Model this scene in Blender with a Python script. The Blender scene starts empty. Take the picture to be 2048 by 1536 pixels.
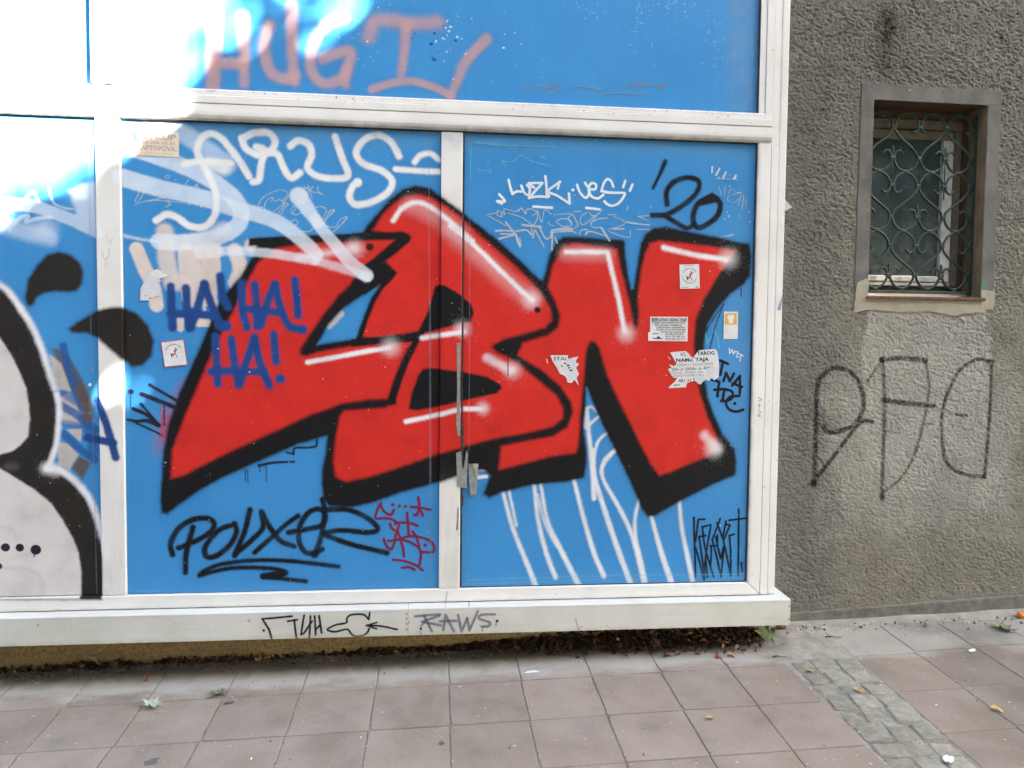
import bpy, bmesh, math, random
import numpy as np
from mathutils import Vector, Matrix
random.seed(7); rng = np.random.default_rng(7)
scene = bpy.context.scene
COL = scene.collection

# ------------------------------------------------------------------ camera, sky, sun, exposure
YAW, PITCH, ROLL, FPX = 0.0977258, -0.0456796, 0.0105693, 1450.0
cam_data = bpy.data.cameras.new('camera'); cam = bpy.data.objects.new('camera', cam_data); COL.objects.link(cam)
fwd = Vector((math.sin(YAW)*math.cos(PITCH), math.cos(YAW)*math.cos(PITCH), math.sin(PITCH)))
rgt0 = Vector((math.cos(YAW), -math.sin(YAW), 0)); up0 = rgt0.cross(fwd)
rgt = math.cos(ROLL)*rgt0 + math.sin(ROLL)*up0; upv = -math.sin(ROLL)*rgt0 + math.cos(ROLL)*up0
cam.matrix_world = Matrix(((rgt.x, upv.x, -fwd.x, 0.0), (rgt.y, upv.y, -fwd.y, -3.1), (rgt.z, upv.z, -fwd.z, 1.37), (0, 0, 0, 1)))
cam_data.sensor_width = 36.0; cam_data.lens = FPX/2048*36; cam_data.clip_start = .05; cam_data.clip_end = 500
scene.camera = cam
SUN = Vector((1.0, -1.0, 0.9)).normalized()          # direction from the wall towards the sun
ELEV = math.asin(SUN.z)
world = bpy.data.worlds.new('World'); scene.world = world; world.use_nodes = True
wn = world.node_tree.nodes; wn.clear()
w_out = wn.new('ShaderNodeOutputWorld'); w_bg = wn.new('ShaderNodeBackground'); w_sky = wn.new('ShaderNodeTexSky')
w_sky.sky_type = 'NISHITA'; w_sky.sun_disc = False; w_sky.sun_elevation = ELEV; w_sky.sun_rotation = math.radians(135)
w_sky.air_density = 0.7; w_sky.dust_density = 1.5; w_sky.ozone_density = 0.4
w_bg.inputs['Strength'].default_value = 0.05
world.node_tree.links.new(w_sky.outputs[0], w_bg.inputs[0]); world.node_tree.links.new(w_bg.outputs[0], w_out.inputs[0])
sun_data = bpy.data.lights.new('sun', 'SUN'); sun_data.energy = 5.0; sun_data.angle = math.radians(0.53); sun_data.color = (1.0, .95, .87)
sun = bpy.data.objects.new('sun', sun_data); COL.objects.link(sun)
sun.rotation_euler = SUN.to_track_quat('Z', 'Y').to_euler(); sun.location = SUN*30
vs = scene.view_settings
vs.view_transform = 'Standard'; vs.look = 'None'; vs.gamma = 1.0; vs.use_curve_mapping = False
vs.exposure = 5.2
try:
    vs.use_white_balance = True; vs.white_balance_temperature = 7100; vs.white_balance_tint = 8
except Exception:
    pass
scene.cycles.max_bounces = 6; scene.cycles.use_denoising = True

GRAFFITI_TAGS = [('graffiti_lettering', 'cream dripping finger strokes behind the dark blue laughter'),
('graffiti_lettering', 'thin silver scribbled signatures on the left door panel'),
('graffiti_letter', 'pale throw-up letter with thick black outline and white edge at the left'),
('graffiti_blob', 'black sprayed drop on the far left panel'),
('graffiti_blob', 'black sprayed drop crossing the left white post'),
('graffiti_stripes', 'thin white sprayed stripes running down below the red letters'),
('graffiti_letter', 'huge red letter with a black shadow outline and white shine, at the left'),
('graffiti_letter', 'huge red letter with a black shadow outline crossing the middle white post'),
('graffiti_letter', 'huge red letter with a heavy black foot at the right end of the row'),
('graffiti_shine', 'white shine lines sprayed inside the red letters'),
('graffiti_lettering', 'dark blue sprayed laughter written three times over the red letter'),
('graffiti_sweep', 'broad see-through white sweeps curling across the left panels'),
('graffiti_lettering', 'looping white spray signature along the top of the left door panel'),
('graffiti_lettering', 'blurry salmon pink capitals sprayed on the upper panel'),
('graffiti_lettering', 'faded grey marker scrawl low on the upper panel'),
('graffiti_lettering', 'black sprayed year number above the last red letter'),
('graffiti_lettering', 'black looping spray signature with underlines below the first red letter'),
('graffiti_lettering', 'small dark marker scrawl with drips under the first red letter'),
('graffiti_lettering', 'dark red marker signature beside the middle white post'),
('graffiti_lettering', 'spiky black marker signature in the bottom right corner of the right panel'),
('graffiti_lettering', 'short black marker lettering right of the torn furniture notice'),
('graffiti_lettering', 'small dark marker tag left of the first red letter'),
('graffiti_lettering', 'white paint marker signature in quotes at the top of the right panel'),
('graffiti_lettering', 'thin silver scribbles under the white quoted signature'),
('panel_crease', 'fine pale creases running down beside the posts'),
('graffiti_lettering', 'black marker word and spanner drawing on the white sill'),
('graffiti_lettering', 'greyish purple marker capitals on the white sill right of the seam'),
('graffiti_lettering', 'tiny grey scribble on the right white jamb'),
('graffiti_lettering', 'thin black spray letters on the grey roughcast below the window')]
FACADE_TAG_COUNT = 28
GRAFFITI = [
['s',0,'cream',55.8,55.8,6.4,1.0,1,[-1238,1769,-1205,1686,-1173,1611,-1163,1541]],
['s',0,'cream',68.7,68.7,12.9,0.92,1,[-1127,1841,-1121,1730,-1099,1633]],
['s',0,'cream',90.1,90.1,6.4,1.0,1,[-1033,1753,-1024,1662,-1018,1579]],
['s',0,'cream',77.3,77.3,6.4,1.0,1,[-952,1769,-946,1678,-964,1580]],
['s',0,'cream',60.1,60.1,8.6,1.0,1,[-850,1771,-830,1702,-847,1638]],
['s',0,'cream',64.4,64.4,10.7,0.8,1,[-1078,1640,-970,1607]],
['s',0,'cream',60.1,60.1,8.6,1.0,0,[-781,1794,-781,1794]],
['p',0,'cream',0,0,4.3,1.0,0,[[-1083,1493,-1054,1493,-1055,1441,-1068,1433,-1084,1441]]],
['p',0,'cream',0,0,4.3,1.0,0,[[-1002,1494,-959,1495,-946,1475,-948,1455,-1014,1456]]],
['s',0,'cream',10.7,10.7,4.3,1.0,1,[-980,1571,-971,1515]],
['s',0,'cream',19.3,19.3,6.4,1.0,1,[-939,1580,-924,1548,-912,1516]],
['s',0,'cream',25.8,25.8,6.4,0.8,1,[-420,1518,-469,1467]],
['s',1,'silver',3.4,3.4,2.6,1.0,1,[-1224,2009,-1229,1989,-1241,1962,-1229,1960,-1200,2008]],
['s',1,'silver',3.4,3.4,2.6,1.0,1,[-1186,1993,-1176,2003,-1167,1989,-1152,2004,-1143,1990,-1124,2005,-1117,1988]],
['s',1,'silver',3.4,3.4,2.6,1.0,1,[-1241,1946,-1205,1961,-1143,1967,-1052,1961]],
['s',1,'silver',3.9,3.9,2.6,1.0,1,[-1126,1980,-1191,1964]],
['s',1,'silver',3.4,3.4,2.6,1.0,1,[-1115,1963,-1103,1954,-1122,1942]],
['s',1,'silver',3.4,3.4,2.6,1.0,1,[-1126,2062,-1116,2069,-1104,2065,-1114,2055,-1126,2062]],
['s',1,'silver',5.2,5.2,3.2,1.0,0,[-1083,2051,-1082,2051]],
['s',1,'silver',3.4,3.4,2.6,1.0,1,[-1032,2052,-1045,2035]],
['s',1,'silver',3.4,3.4,2.6,1.0,1,[-1009,2026,-999,2036,-994,2024]],
['s',1,'silver',6.0,6.0,3.2,1.0,0,[-1032,1955,-1032,1955]],
['s',1,'silver',6.0,6.0,3.2,1.0,0,[-1001,1951,-1000,1951]],
['s',1,'silver',6.0,6.0,3.2,1.0,0,[-984,1947,-983,1947]],
['s',1,'silver',3.4,3.4,2.6,1.0,1,[-737,1952,-754,1954,-742,1985,-702,2013,-658,2025,-636,2008,-653,1972,-693,1936,-722,1933,-730,1960,-715,1986,-695,1991,-703,1976]],
['s',1,'silver',3.4,3.4,2.6,1.0,1,[-688,1979,-668,1984,-649,1968,-673,1932,-668,1922,-644,1958,-634,1968,-658,1977,-639,2003]],
['s',1,'silver',3.4,3.4,2.6,1.0,1,[-619,1928,-604,1954,-614,1959,-624,1938,-604,1924,-579,1934,-565,1920]],
['s',1,'silver',3.4,3.4,2.6,1.0,1,[-525,1956,-500,1962,-480,1947,-495,1917,-525,1911,-485,1912,-465,1943,-448,1946,-490,1892,-445,1878,-425,1909,-395,1920,-435,1873,-455,1857]],
['s',1,'silver',3.4,3.4,2.6,1.0,1,[-634,1895,-604,1904,-597,1889,-624,1868]],
['s',1,'silver',3.4,3.4,2.6,1.0,1,[-535,1870,-550,1857,-575,1857]],
['s',1,'silver',3.4,3.4,2.6,1.0,1,[-554,2046,-537,1996]],
['s',1,'silver',3.4,3.4,2.6,1.0,1,[-569,2040,-525,2016]],
['s',1,'silver',3.4,3.4,2.6,1.0,1,[-535,2041,-559,2015]],
['s',1,'silver',3.4,3.4,2.6,1.0,1,[-515,2042,-512,2024,-495,2012,-525,2021]],
['p',2,'brown',0,0,8.6,0.9,0,[[-1572,1359,-1545,1360,-1499,1316,-1458,1238,-1427,1160,-1439,1093,-1461,1048,-1492,1093,-1480,1151,-1521,1227]]],
['p',2,'cream2',0,0,6.4,1.0,0,[[-1583,1337,-1536,1299,-1501,1188,-1543,1187,-1563,1226],[-1549,1158,-1511,1180,-1449,1102,-1461,1046,-1540,1052],[-1557,979,-1515,973,-1473,928,-1511,861,-1553,889]]],
['p',2,'cream2',0,0,4.3,1.0,0,[[-1519,1029,-1461,1035,-1467,979]]],
['s',2,'navy2',30.0,30.0,6.4,0.95,1,[-1528,1371,-1510,1282,-1475,1171,-1460,1115]],
['s',2,'navy2',32.2,32.2,6.4,0.9,1,[-1544,1130,-1481,1091,-1408,1029]],
['s',2,'navy2',27.9,27.9,8.6,0.7,1,[-1533,1180,-1480,1141,-1417,1119]],
['s',2,'navy2',32.2,32.2,6.4,0.9,1,[-1535,1013,-1478,956,-1415,905]],
['s',2,'navy2',42.9,42.9,10.7,0.8,1,[-1455,1080,-1424,1007,-1420,939]],
['s',2,'navy2',25.8,25.8,8.6,0.7,1,[-1540,1057,-1461,1046]],
['s',2,'brown',42.9,42.9,8.6,0.9,1,[-1469,1192,-1438,1125,-1436,1080]],
['p',2,'brown',0,0,8.6,0.95,0,[[-1506,872,-1473,922,-1428,894,-1461,824]]],
['s',2,'navy',32.2,32.2,6.4,1.0,1,[-1394,1147,-1359,1046,-1326,916]],
['s',2,'navy',32.2,32.2,6.4,1.0,1,[-1440,996,-1387,987,-1334,976]],
['p',2,'black_veiled',0,0,7.5,1.0,0,[[-2121,1635,-1826,1636,-1780,1615,-1739,1588,-1694,1523,-1651,1447,-1619,1364,-1594,1282,-1572,1210,-1560,1137,-1556,1059,-1568,958,-1590,896,-1604,874,-1596,857,-1554,857,-1502,817,-1449,743,-1418,675,-1395,589,-1383,503,-1386,325,-2154,343]]],
['p',2,'beige',0,0,6.4,1.0,0,[[-2124,1505,-1820,1445,-1769,1401,-1729,1336,-1694,1253,-1674,1198,-1664,1126,-1662,1070,-1670,1003,-1691,975,-1726,944,-1779,928,-1857,925,-2137,1003]]],
['p',2,'beige',0,0,6.4,1.0,0,[[-2117,947,-1892,937,-1780,871,-1723,834,-1647,782,-1584,724,-1543,657,-1505,584,-1483,521,-1474,448,-1474,330,-2133,346]]],
['s',2,'white',23.6,23.6,10.7,1.0,1,[-1826,1641,-1780,1620,-1739,1594,-1694,1529,-1648,1452,-1613,1365,-1589,1282,-1564,1198]],
['s',2,'white',21.5,21.5,8.6,1.0,1,[-1556,1175,-1549,1130,-1550,1069,-1562,968,-1585,900,-1599,872]],
['s',2,'white',25.8,25.8,10.7,1.0,1,[-1599,872,-1554,866,-1501,827,-1444,758,-1413,684,-1390,599,-1370,512,-1363,426,-1369,340]],
['s',2,'white',51.5,51.5,17.2,0.6,1,[-1599,871,-1570,864]],
['s',2,'white',25.8,25.8,15.0,0.8,1,[-1382,598,-1357,484,-1350,340]],
['s',2,'ink',34.3,34.3,2.1,1.0,0,[-1765,547,-1765,547]],
['s',2,'ink',32.6,32.6,2.1,1.0,0,[-1710,545,-1710,545]],
['s',2,'ink',40.8,40.8,2.1,1.0,0,[-1649,535,-1648,535]],
['s',2,'ink',25.8,25.8,2.1,1.0,0,[-1792,469,-1792,469]],
['s',2,'ink',5.4,5.4,2.6,1.0,1,[-1655,523,-1655,507]],
['s',2,'grey',10.7,10.7,8.6,0.18,1,[-1795,638,-1753,626,-1727,603,-1722,586]],
['s',2,'grey',10.7,10.7,8.6,0.15,1,[-1756,496,-1682,518,-1661,512]],
['s',2,'grey',12.9,12.9,10.7,0.16,1,[-1798,463,-1683,455,-1631,415,-1621,357]],
['s',2,'grey',30.0,30.0,15.0,0.35,1,[-1748,879,-1722,879]],
['p',3,'black_veiled',0,0,10.7,1.0,0,[[-1672,1562,-1658,1639,-1623,1697,-1586,1736,-1539,1752,-1492,1741,-1458,1709,-1446,1671,-1449,1627,-1470,1596,-1505,1587,-1557,1590,-1602,1580,-1626,1563,-1639,1535,-1655,1528,-1668,1540]]],
['p',4,'black_veiled',0,0,10.7,1.0,0,[[-1507,1442,-1474,1470,-1401,1513,-1341,1531,-1294,1531,-1241,1508,-1195,1457,-1173,1394,-1183,1334,-1220,1294,-1260,1287,-1297,1316,-1350,1364,-1389,1402,-1435,1424,-1494,1425]]],
['s',5,'white2',14.8,22.1,7.5,0.9,1,[269,765,311,611,365,475,418,345]],
['s',5,'white2',11.1,11.1,7.5,0.9,1,[296,765,314,686,330,611]],
['s',5,'white2',16.6,20.3,7.5,0.9,1,[407,787,425,640,463,488,506,377]],
['s',5,'white2',12.9,24.0,7.5,0.9,1,[435,790,469,624,531,495,610,341]],
['s',5,'white2',11.1,11.1,7.5,0.7,1,[422,745,462,602,555,449]],
['s',5,'white2',16.6,22.1,7.5,0.9,1,[580,816,628,637,676,485,722,380]],
['s',5,'white2',16.6,20.3,7.5,0.9,1,[634,1121,643,1027,661,877,673,725]],
['s',5,'white2',18.5,24.0,7.5,0.9,1,[665,940,673,826,713,697,778,513,847,336]],
['s',5,'white2',12.9,20.3,7.5,0.9,1,[763,936,714,879,712,811,783,689,847,558,909,334]],
['s',5,'white2',12.9,22.1,7.5,0.9,1,[875,715,859,635,863,543,888,443,913,334]],
['s',5,'white2',11.1,11.1,7.5,0.9,1,[628,1042,632,1110,653,1129,680,1110]],
['s',5,'white2',11.1,11.1,7.5,0.9,1,[699,1095,662,1065,633,1035]],
['s',5,'white2',11.1,11.1,7.5,0.9,1,[731,1020,686,975,668,899]],
['s',5,'white2',11.1,11.1,7.5,0.9,1,[767,943,718,899,700,839]],
['s',5,'white2',16.6,25.8,7.5,0.9,1,[932,645,972,510,1034,332]],
['s',5,'white2',14.8,22.1,7.5,0.9,1,[1057,721,1072,594,1098,477,1131,330]],
['s',5,'white2',16.6,16.6,4.3,0.9,1,[161,822,197,826]],
['s',5,'white2',16.6,16.6,4.3,0.9,1,[153,859,211,855]],
['s',6,'red',64.4,64.4,34.3,0.3,1,[-1150,964,-1111,1084,-1042,1205]],
['s',6,'red',34.3,34.3,17.2,0.5,1,[-1136,999,-1121,1077]],
['p',6,'black',0,0,27.9,0.34,0,[[-1153,682,-1158,736,-1151,820,-1142,945,-1123,1049,-1076,1183,-997,1362,-909,1573,-834,1659,-778,1749,-759,1809,-668,1828,-522,1835,-383,1849,-329,1861,-311,1891,-272,1938,-222,1997,-166,2043,-110,2061,-51,2052,-1,2014,86,1954,232,1846,330,1762,417,1680,434,1676,461,1782,493,1844,519,1864,611,1864,710,1856,778,1858,792,1848,793,1802,812,1684,824,1645,833,1649,851,1776,861,1841,882,1887,920,1911,973,1919,1065,1902,1183,1883,1300,1860,1351,1855,1364,1800,1357,1712,1328,1672,1274,1634,1214,1567,1172,1498,1158,1423,1155,1361,1161,1272,1177,1179,1209,1097,1250,1012,1308,942,1318,881,1315,825,1217,785,1078,717,999,673,945,642,915,642,890,672,835,795,763,939,731,997,676,1111,641,1192,632,1214,631,1148,621,1043,636,937,637,878,627,816,552,801,400,787,264,755,212,732,186,749,197,784,216,830,181,854,138,850,95,839,41,818,-17,799,-161,761,-290,715,-378,696,-470,704,-493,732,-501,798,-499,858,-484,934,-478,1002,-594,969,-768,891,-909,826,-992,779,-1080,716,-1129,677],[-257,1646,-321,1602,-413,1539,-469,1474,-519,1387,-356,1415,-331,1490,-293,1584]]],
['p',6,'black',0,0,9.0,1.0,0,[[-1153,682,-1158,736,-1151,820,-1142,945,-1123,1049,-1076,1183,-997,1362,-909,1573,-834,1659,-778,1749,-759,1809,-668,1828,-522,1835,-383,1849,-329,1861,-311,1891,-272,1938,-222,1997,-166,2043,-110,2061,-51,2052,-1,2014,86,1954,232,1846,330,1762,417,1680,434,1676,461,1782,493,1844,519,1864,611,1864,710,1856,778,1858,792,1848,793,1802,812,1684,824,1645,833,1649,851,1776,861,1841,882,1887,920,1911,973,1919,1065,1902,1183,1883,1300,1860,1351,1855,1364,1800,1357,1712,1328,1672,1274,1634,1214,1567,1172,1498,1158,1423,1155,1361,1161,1272,1177,1179,1209,1097,1250,1012,1308,942,1318,881,1315,825,1217,785,1078,717,999,673,945,642,915,642,890,672,835,795,763,939,731,997,676,1111,641,1192,632,1214,631,1148,621,1043,636,937,637,878,627,816,552,801,400,787,264,755,212,732,186,749,197,784,216,830,181,854,138,850,95,839,41,818,-17,799,-161,761,-290,715,-378,696,-470,704,-493,732,-501,798,-499,858,-484,934,-478,1002,-594,969,-768,891,-909,826,-992,779,-1080,716,-1129,677],[-257,1646,-321,1602,-413,1539,-469,1474,-519,1387,-356,1415,-331,1490,-293,1584]]],
['p',6,'red',0,0,10.7,1.0,0,[[-1113,824,-1106,945,-1086,999,-1037,1128,-988,1242,-924,1390,-849,1539,-800,1645,-754,1727,-681,1784,-557,1806,-383,1818,-259,1832,-192,1833,-286,1750,-327,1720,-379,1647,-426,1601,-504,1501,-560,1415,-589,1368,-587,1343,-564,1337,-519,1354,-379,1381,-206,1402,-134,1407,-138,1394,-170,1320,-199,1245,-220,1169,-228,1162,-306,1158,-420,1140,-445,1130,-559,1087,-698,1021,-837,956,-977,886,-1059,842]]],
['p',7,'red',0,0,10.7,1.0,0,[[-286,1869,-251,1930,-207,1977,-151,2014,-95,2024,-45,2011,0,1985,93,1921,123,1892,217,1812,321,1727,396,1656,442,1597,471,1546,472,1503,444,1472,346,1441,273,1423,221,1396,217,1384,237,1362,282,1345,348,1301,438,1228,500,1176,529,1124,528,1080,486,1043,351,1012,240,993,115,961,-17,924,-162,873,-305,827,-399,808,-441,830,-451,889,-441,992,-424,1085,-405,1108,-234,1122,-194,1156,-134,1390,-341,1426,-310,1494,-258,1637,-207,1716,-238,1747,-279,1729,-151,1845,-176,1853]]],
['p',7,'black',0,0,6.4,1.0,0,[[-794,1825,-587,1840,-321,1856,-165,1868,-137,1858,-128,1842,-136,1825,-193,1773,-257,1727,-197,1707,-186,1692,-207,1665,-243,1627,-278,1570,-310,1491,-331,1413,-360,1409,-331,1490,-293,1584,-254,1646,-321,1602,-378,1644,-328,1719,-286,1749,-194,1833,-258,1832,-587,1815,-795,1790]]],
['p',7,'black',0,0,6.4,1.0,0,[[-28,1641,-10,1647,16,1642,81,1605,125,1570,138,1532,126,1492,31,1469,-63,1445,-81,1429,-99,1392,-134,1319,-170,1224,-190,1159,-186,1137,-220,1131,-224,1164,-192,1257,-156,1341,-124,1403,-207,1398,-377,1380,-377,1411,-207,1431,-99,1449,-56,1538]]],
['p',7,'black',0,0,6.4,1.0,0,[[-137,1117,-127,1174,-98,1261,-78,1289,-48,1295,98,1277,201,1256,253,1227,262,1209,239,1186,92,1153,-18,1127,-97,1112]]],
['p',8,'red',0,0,10.7,1.0,0,[[522,1824,574,1836,686,1823,755,1816,772,1737,812,1597,839,1478,845,1467,856,1489,860,1522,854,1613,867,1730,884,1804,903,1842,945,1856,1146,1841,1294,1823,1270,1785,1210,1709,1151,1609,1113,1512,1108,1422,1115,1294,1145,1179,1177,1088,1223,996,1229,958,1213,920,1113,882,1011,840,966,825,927,877,854,1012,775,1164,719,1282,687,1386,668,1412,644,1416,629,1386,623,1334,618,1253,605,1102,598,960,587,927,475,912,315,871,252,856,262,956,351,975,487,999,550,1039,574,1102,564,1152,517,1220,426,1295,330,1350,338,1374,351,1404,455,1436,503,1471,513,1525,490,1587,457,1645,477,1737]]],
['s',9,'white',25.8,25.8,19.3,0.7,1,[-588,1749,-483,1769,-371,1793]],
['s',9,'white',42.5,42.5,38.6,0.9,0,[-362,1791,-362,1791]],
['s',9,'white',19.3,19.3,6.4,1.0,1,[-557,1313,-448,1334,-328,1359,-221,1378]],
['s',9,'white',44.8,44.8,40.8,0.9,0,[-214,1380,-213,1380]],
['s',9,'white',55.8,55.8,38.6,0.3,1,[-130,1979,-22,1932,72,1870]],
['s',9,'white',55.8,55.8,38.6,0.3,1,[36,1871,256,1689,382,1589]],
['s',9,'white',19.3,19.3,8.6,1.0,1,[-204,1913,-173,1958,-130,1985,-80,1987,-22,1955,50,1900,130,1835]],
['s',9,'white',19.3,19.3,7.5,1.0,1,[36,1893,123,1830,256,1707,345,1625,390,1589]],
['s',9,'white',44.8,44.8,40.8,0.9,0,[386,1595,386,1595]],
['s',9,'white',19.3,19.3,7.5,1.0,1,[-81,1421,17,1437,97,1449]],
['s',9,'white',40.1,40.1,36.5,0.85,0,[89,1461,90,1461]],
['s',9,'white',34.3,34.3,15.0,0.75,1,[197,1338,297,1286]],
['s',9,'white',42.5,42.5,38.6,0.75,0,[308,1286,308,1286]],
['s',9,'white',19.3,19.3,6.4,1.0,1,[-148,1064,-17,1092,77,1116,165,1119]],
['s',9,'white',33.0,33.0,30.0,0.9,0,[180,1122,180,1122]],
['s',9,'white',51.5,51.5,30.0,0.3,1,[534,1793,710,1794]],
['s',9,'white',19.3,19.3,8.6,1.0,0,[534,1798,628,1801,714,1801,730,1743,767,1603,796,1462]],
['s',9,'white',44.8,44.8,40.8,0.9,0,[804,1453,804,1453]],
['s',9,'white',21.5,21.5,8.6,1.0,1,[964,1828,1107,1799,1247,1782]],
['s',9,'white',49.6,49.6,45.1,0.9,0,[1259,1788,1259,1788]],
['s',9,'white',34.3,34.3,19.3,0.7,1,[1168,1004,1229,943]],
['s',9,'white',44.8,44.8,40.8,0.9,0,[1209,943,1210,943]],
['s',9,'black',32.2,32.2,5.4,1.0,0,[-301,1800,-301,1800]],
['s',9,'black',27.9,27.9,5.4,1.0,0,[412,1547,413,1547]],
['s',9,'black',4.3,4.3,2.6,1.0,1,[286,1345,287,1264]],
['s',10,'navy',34.3,34.3,7.5,1.0,1,[-1105,1619,-1104,1535,-1100,1451]],
['s',10,'navy',34.3,34.3,7.5,1.0,1,[-1046,1613,-1042,1536,-1033,1449]],
['s',10,'navy',34.3,34.3,7.5,1.0,1,[-1107,1507,-1025,1508,-937,1503]],
['s',10,'navy',34.3,34.3,7.5,1.0,1,[-1026,1456,-1005,1523,-973,1628]],
['s',10,'navy',34.3,34.3,7.5,1.0,1,[-973,1632,-947,1552,-910,1457]],
['s',10,'navy',34.3,34.3,7.5,1.0,1,[-910,1665,-899,1581,-879,1539]],
['s',10,'navy',42.9,42.9,6.4,1.0,0,[-889,1461,-889,1461]],
['s',10,'navy',34.3,34.3,7.5,1.0,1,[-917,1461,-883,1458]],
['s',10,'navy',34.3,34.3,7.5,1.0,1,[-823,1638,-820,1526,-804,1455]],
['s',10,'navy',34.3,34.3,7.5,1.0,1,[-772,1632,-765,1548,-762,1459]],
['s',10,'navy',34.3,34.3,7.5,1.0,1,[-820,1533,-738,1527,-669,1517]],
['s',10,'navy',34.3,34.3,7.5,1.0,1,[-748,1463,-717,1570,-689,1634]],
['s',10,'navy',34.3,34.3,7.5,1.0,1,[-689,1634,-668,1542,-634,1465,-578,1450]],
['s',10,'navy',34.3,34.3,7.5,1.0,1,[-609,1655,-602,1586,-596,1508]],
['s',10,'navy',38.6,38.6,6.4,1.0,0,[-580,1450,-579,1450]],
['s',10,'navy',34.3,34.3,7.5,1.0,1,[-930,1415,-926,1312,-922,1220]],
['s',10,'navy',34.3,34.3,7.5,1.0,1,[-866,1405,-856,1313,-840,1217]],
['s',10,'navy',34.3,34.3,7.5,1.0,1,[-949,1271,-836,1274,-736,1270]],
['s',10,'navy',34.3,34.3,7.5,1.0,1,[-833,1220,-804,1320,-773,1413]],
['s',10,'navy',34.3,34.3,7.5,1.0,1,[-773,1413,-753,1314,-715,1214]],
['s',10,'navy',34.3,34.3,7.5,1.0,1,[-695,1428,-687,1314]],
['s',10,'navy',40.8,40.8,6.4,1.0,0,[-670,1243,-669,1243]],
['s',11,'haze',73.0,73.0,12.9,0.5,1,[-1178,2266,-1065,2247,-965,2182,-878,2123]],
['s',11,'haze',66.5,66.5,6.4,0.7,1,[-1338,2168,-1259,2171,-1167,2147,-1033,2100,-933,2049,-852,1985,-823,1923,-846,1867,-934,1819,-1050,1799,-1150,1800]],
['s',11,'haze',12.9,12.9,6.4,0.6,1,[-1150,1800,-1224,1808,-1300,1824]],
['s',11,'haze',73.0,53.6,6.4,0.7,1,[-1289,2054,-1157,2019,-966,1980,-869,1948,-772,1924,-673,1889,-600,1838,-545,1789,-518,1762]],
['s',11,'white',55.8,55.8,12.9,0.5,1,[-1112,1795,-1035,1805,-967,1824,-894,1861]],
['s',11,'haze',38.6,36.5,6.4,0.65,1,[-972,1762,-870,1769,-782,1768,-674,1759,-525,1737]],
['s',11,'haze',36.5,36.5,8.6,0.55,1,[-525,1737,-410,1706,-314,1678]],
['s',11,'white',55.8,55.8,8.6,0.9,1,[-987,1763,-924,1768]],
['s',11,'haze',73.0,45.1,6.4,0.72,1,[-593,2002,-560,1955,-515,1891]],
['s',11,'haze',45.1,55.8,5.4,0.68,1,[-525,1911,-500,1871,-445,1807,-385,1737,-314,1680]],
['s',11,'white',64.4,64.4,10.7,0.5,0,[-589,2004,-589,2004]],
['s',11,'white',38.6,38.6,6.4,0.5,1,[-324,1685,-309,1675]],
['s',11,'haze',51.5,51.5,6.4,0.58,1,[-1789,1938,-1681,1933,-1603,1921,-1500,1884,-1385,1832]],
['p',11,'haze',0,0,12.9,0.62,0,[[-1498,1993,-1445,2022,-1385,2035,-1387,1859,-1468,1895]]],
['s',11,'haze',64.4,64.4,19.3,0.45,1,[-1790,1865,-1657,1825,-1574,1805]],
['s',11,'haze',77.3,77.3,38.6,0.5,0,[-1589,1843,-1589,1843]],
['s',11,'haze',8.6,8.6,4.3,0.6,1,[-1571,2001,-1556,1947,-1515,1927,-1484,1922]],
['s',11,'haze',15.0,15.0,4.3,0.55,1,[-1724,1834,-1682,1881,-1653,1890,-1661,1868,-1620,1880,-1568,1887]],
['s',11,'haze',10.7,10.7,4.3,0.6,1,[-1660,1960,-1633,1988,-1618,1962,-1608,1946]],
['s',11,'haze',6.4,6.4,4.3,0.5,1,[-1758,1930,-1728,1893]],
['s',11,'haze',6.4,6.4,4.3,0.5,1,[-1743,1931,-1712,1897]],
['s',12,'white2',25.8,25.8,6.9,1.0,1,[-1050,2116,-993,2129,-898,2129,-864,2127]],
['s',12,'white2',27.9,27.9,6.9,1.0,1,[-976,2127,-996,2167,-982,2219,-945,2243,-904,2229,-871,2192,-830,2139,-793,2077]],
['s',12,'white2',27.9,27.9,6.9,1.0,1,[-976,2127,-943,2052,-921,1983,-930,1913,-968,1867,-1029,1867,-1076,1899,-1119,1911,-1160,1886]],
['s',12,'white2',55.8,55.8,17.2,0.75,1,[-946,2121,-892,2105]],
['s',12,'white2',27.9,27.9,6.9,1.0,1,[-776,2054,-752,2065,-742,2128,-728,2184,-762,2197]],
['s',12,'white2',27.9,27.9,6.9,1.0,1,[-819,2226,-803,2188,-762,2165]],
['s',12,'white2',27.9,27.9,6.9,1.0,1,[-819,2229,-768,2253,-710,2254,-686,2220,-707,2181,-755,2166]],
['s',12,'white2',27.9,27.9,6.9,1.0,1,[-735,2173,-680,2172,-659,2131,-639,2090,-615,2076,-587,2098]],
['s',12,'white2',27.9,27.9,6.9,1.0,1,[-625,2205,-593,2229,-552,2215,-540,2170,-556,2120,-521,2088,-451,2078,-392,2094,-417,2167,-444,2250]],
['s',12,'white2',27.9,27.9,6.9,1.0,1,[-181,2179,-209,2231,-258,2263,-311,2252,-350,2212,-355,2173,-322,2141,-251,2117,-209,2076,-230,2026,-293,1987,-360,1974,-385,2007,-371,2049,-350,2068]],
['s',12,'white2',34.3,34.3,6.4,1.0,0,[-351,2065,-351,2066]],
['s',12,'white2',23.6,23.6,6.9,1.0,1,[-195,2126,-109,2122,-13,2121]],
['s',12,'white2',23.6,23.6,6.9,1.0,1,[-115,2158,-95,2185,-52,2196,-15,2171]],
['s',13,'pink',55.8,55.8,15.0,0.86,1,[-923,2738,-927,2574,-932,2434]],
['s',13,'pink',47.2,47.2,15.0,0.86,1,[-925,2525,-871,2529,-817,2528]],
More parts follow.
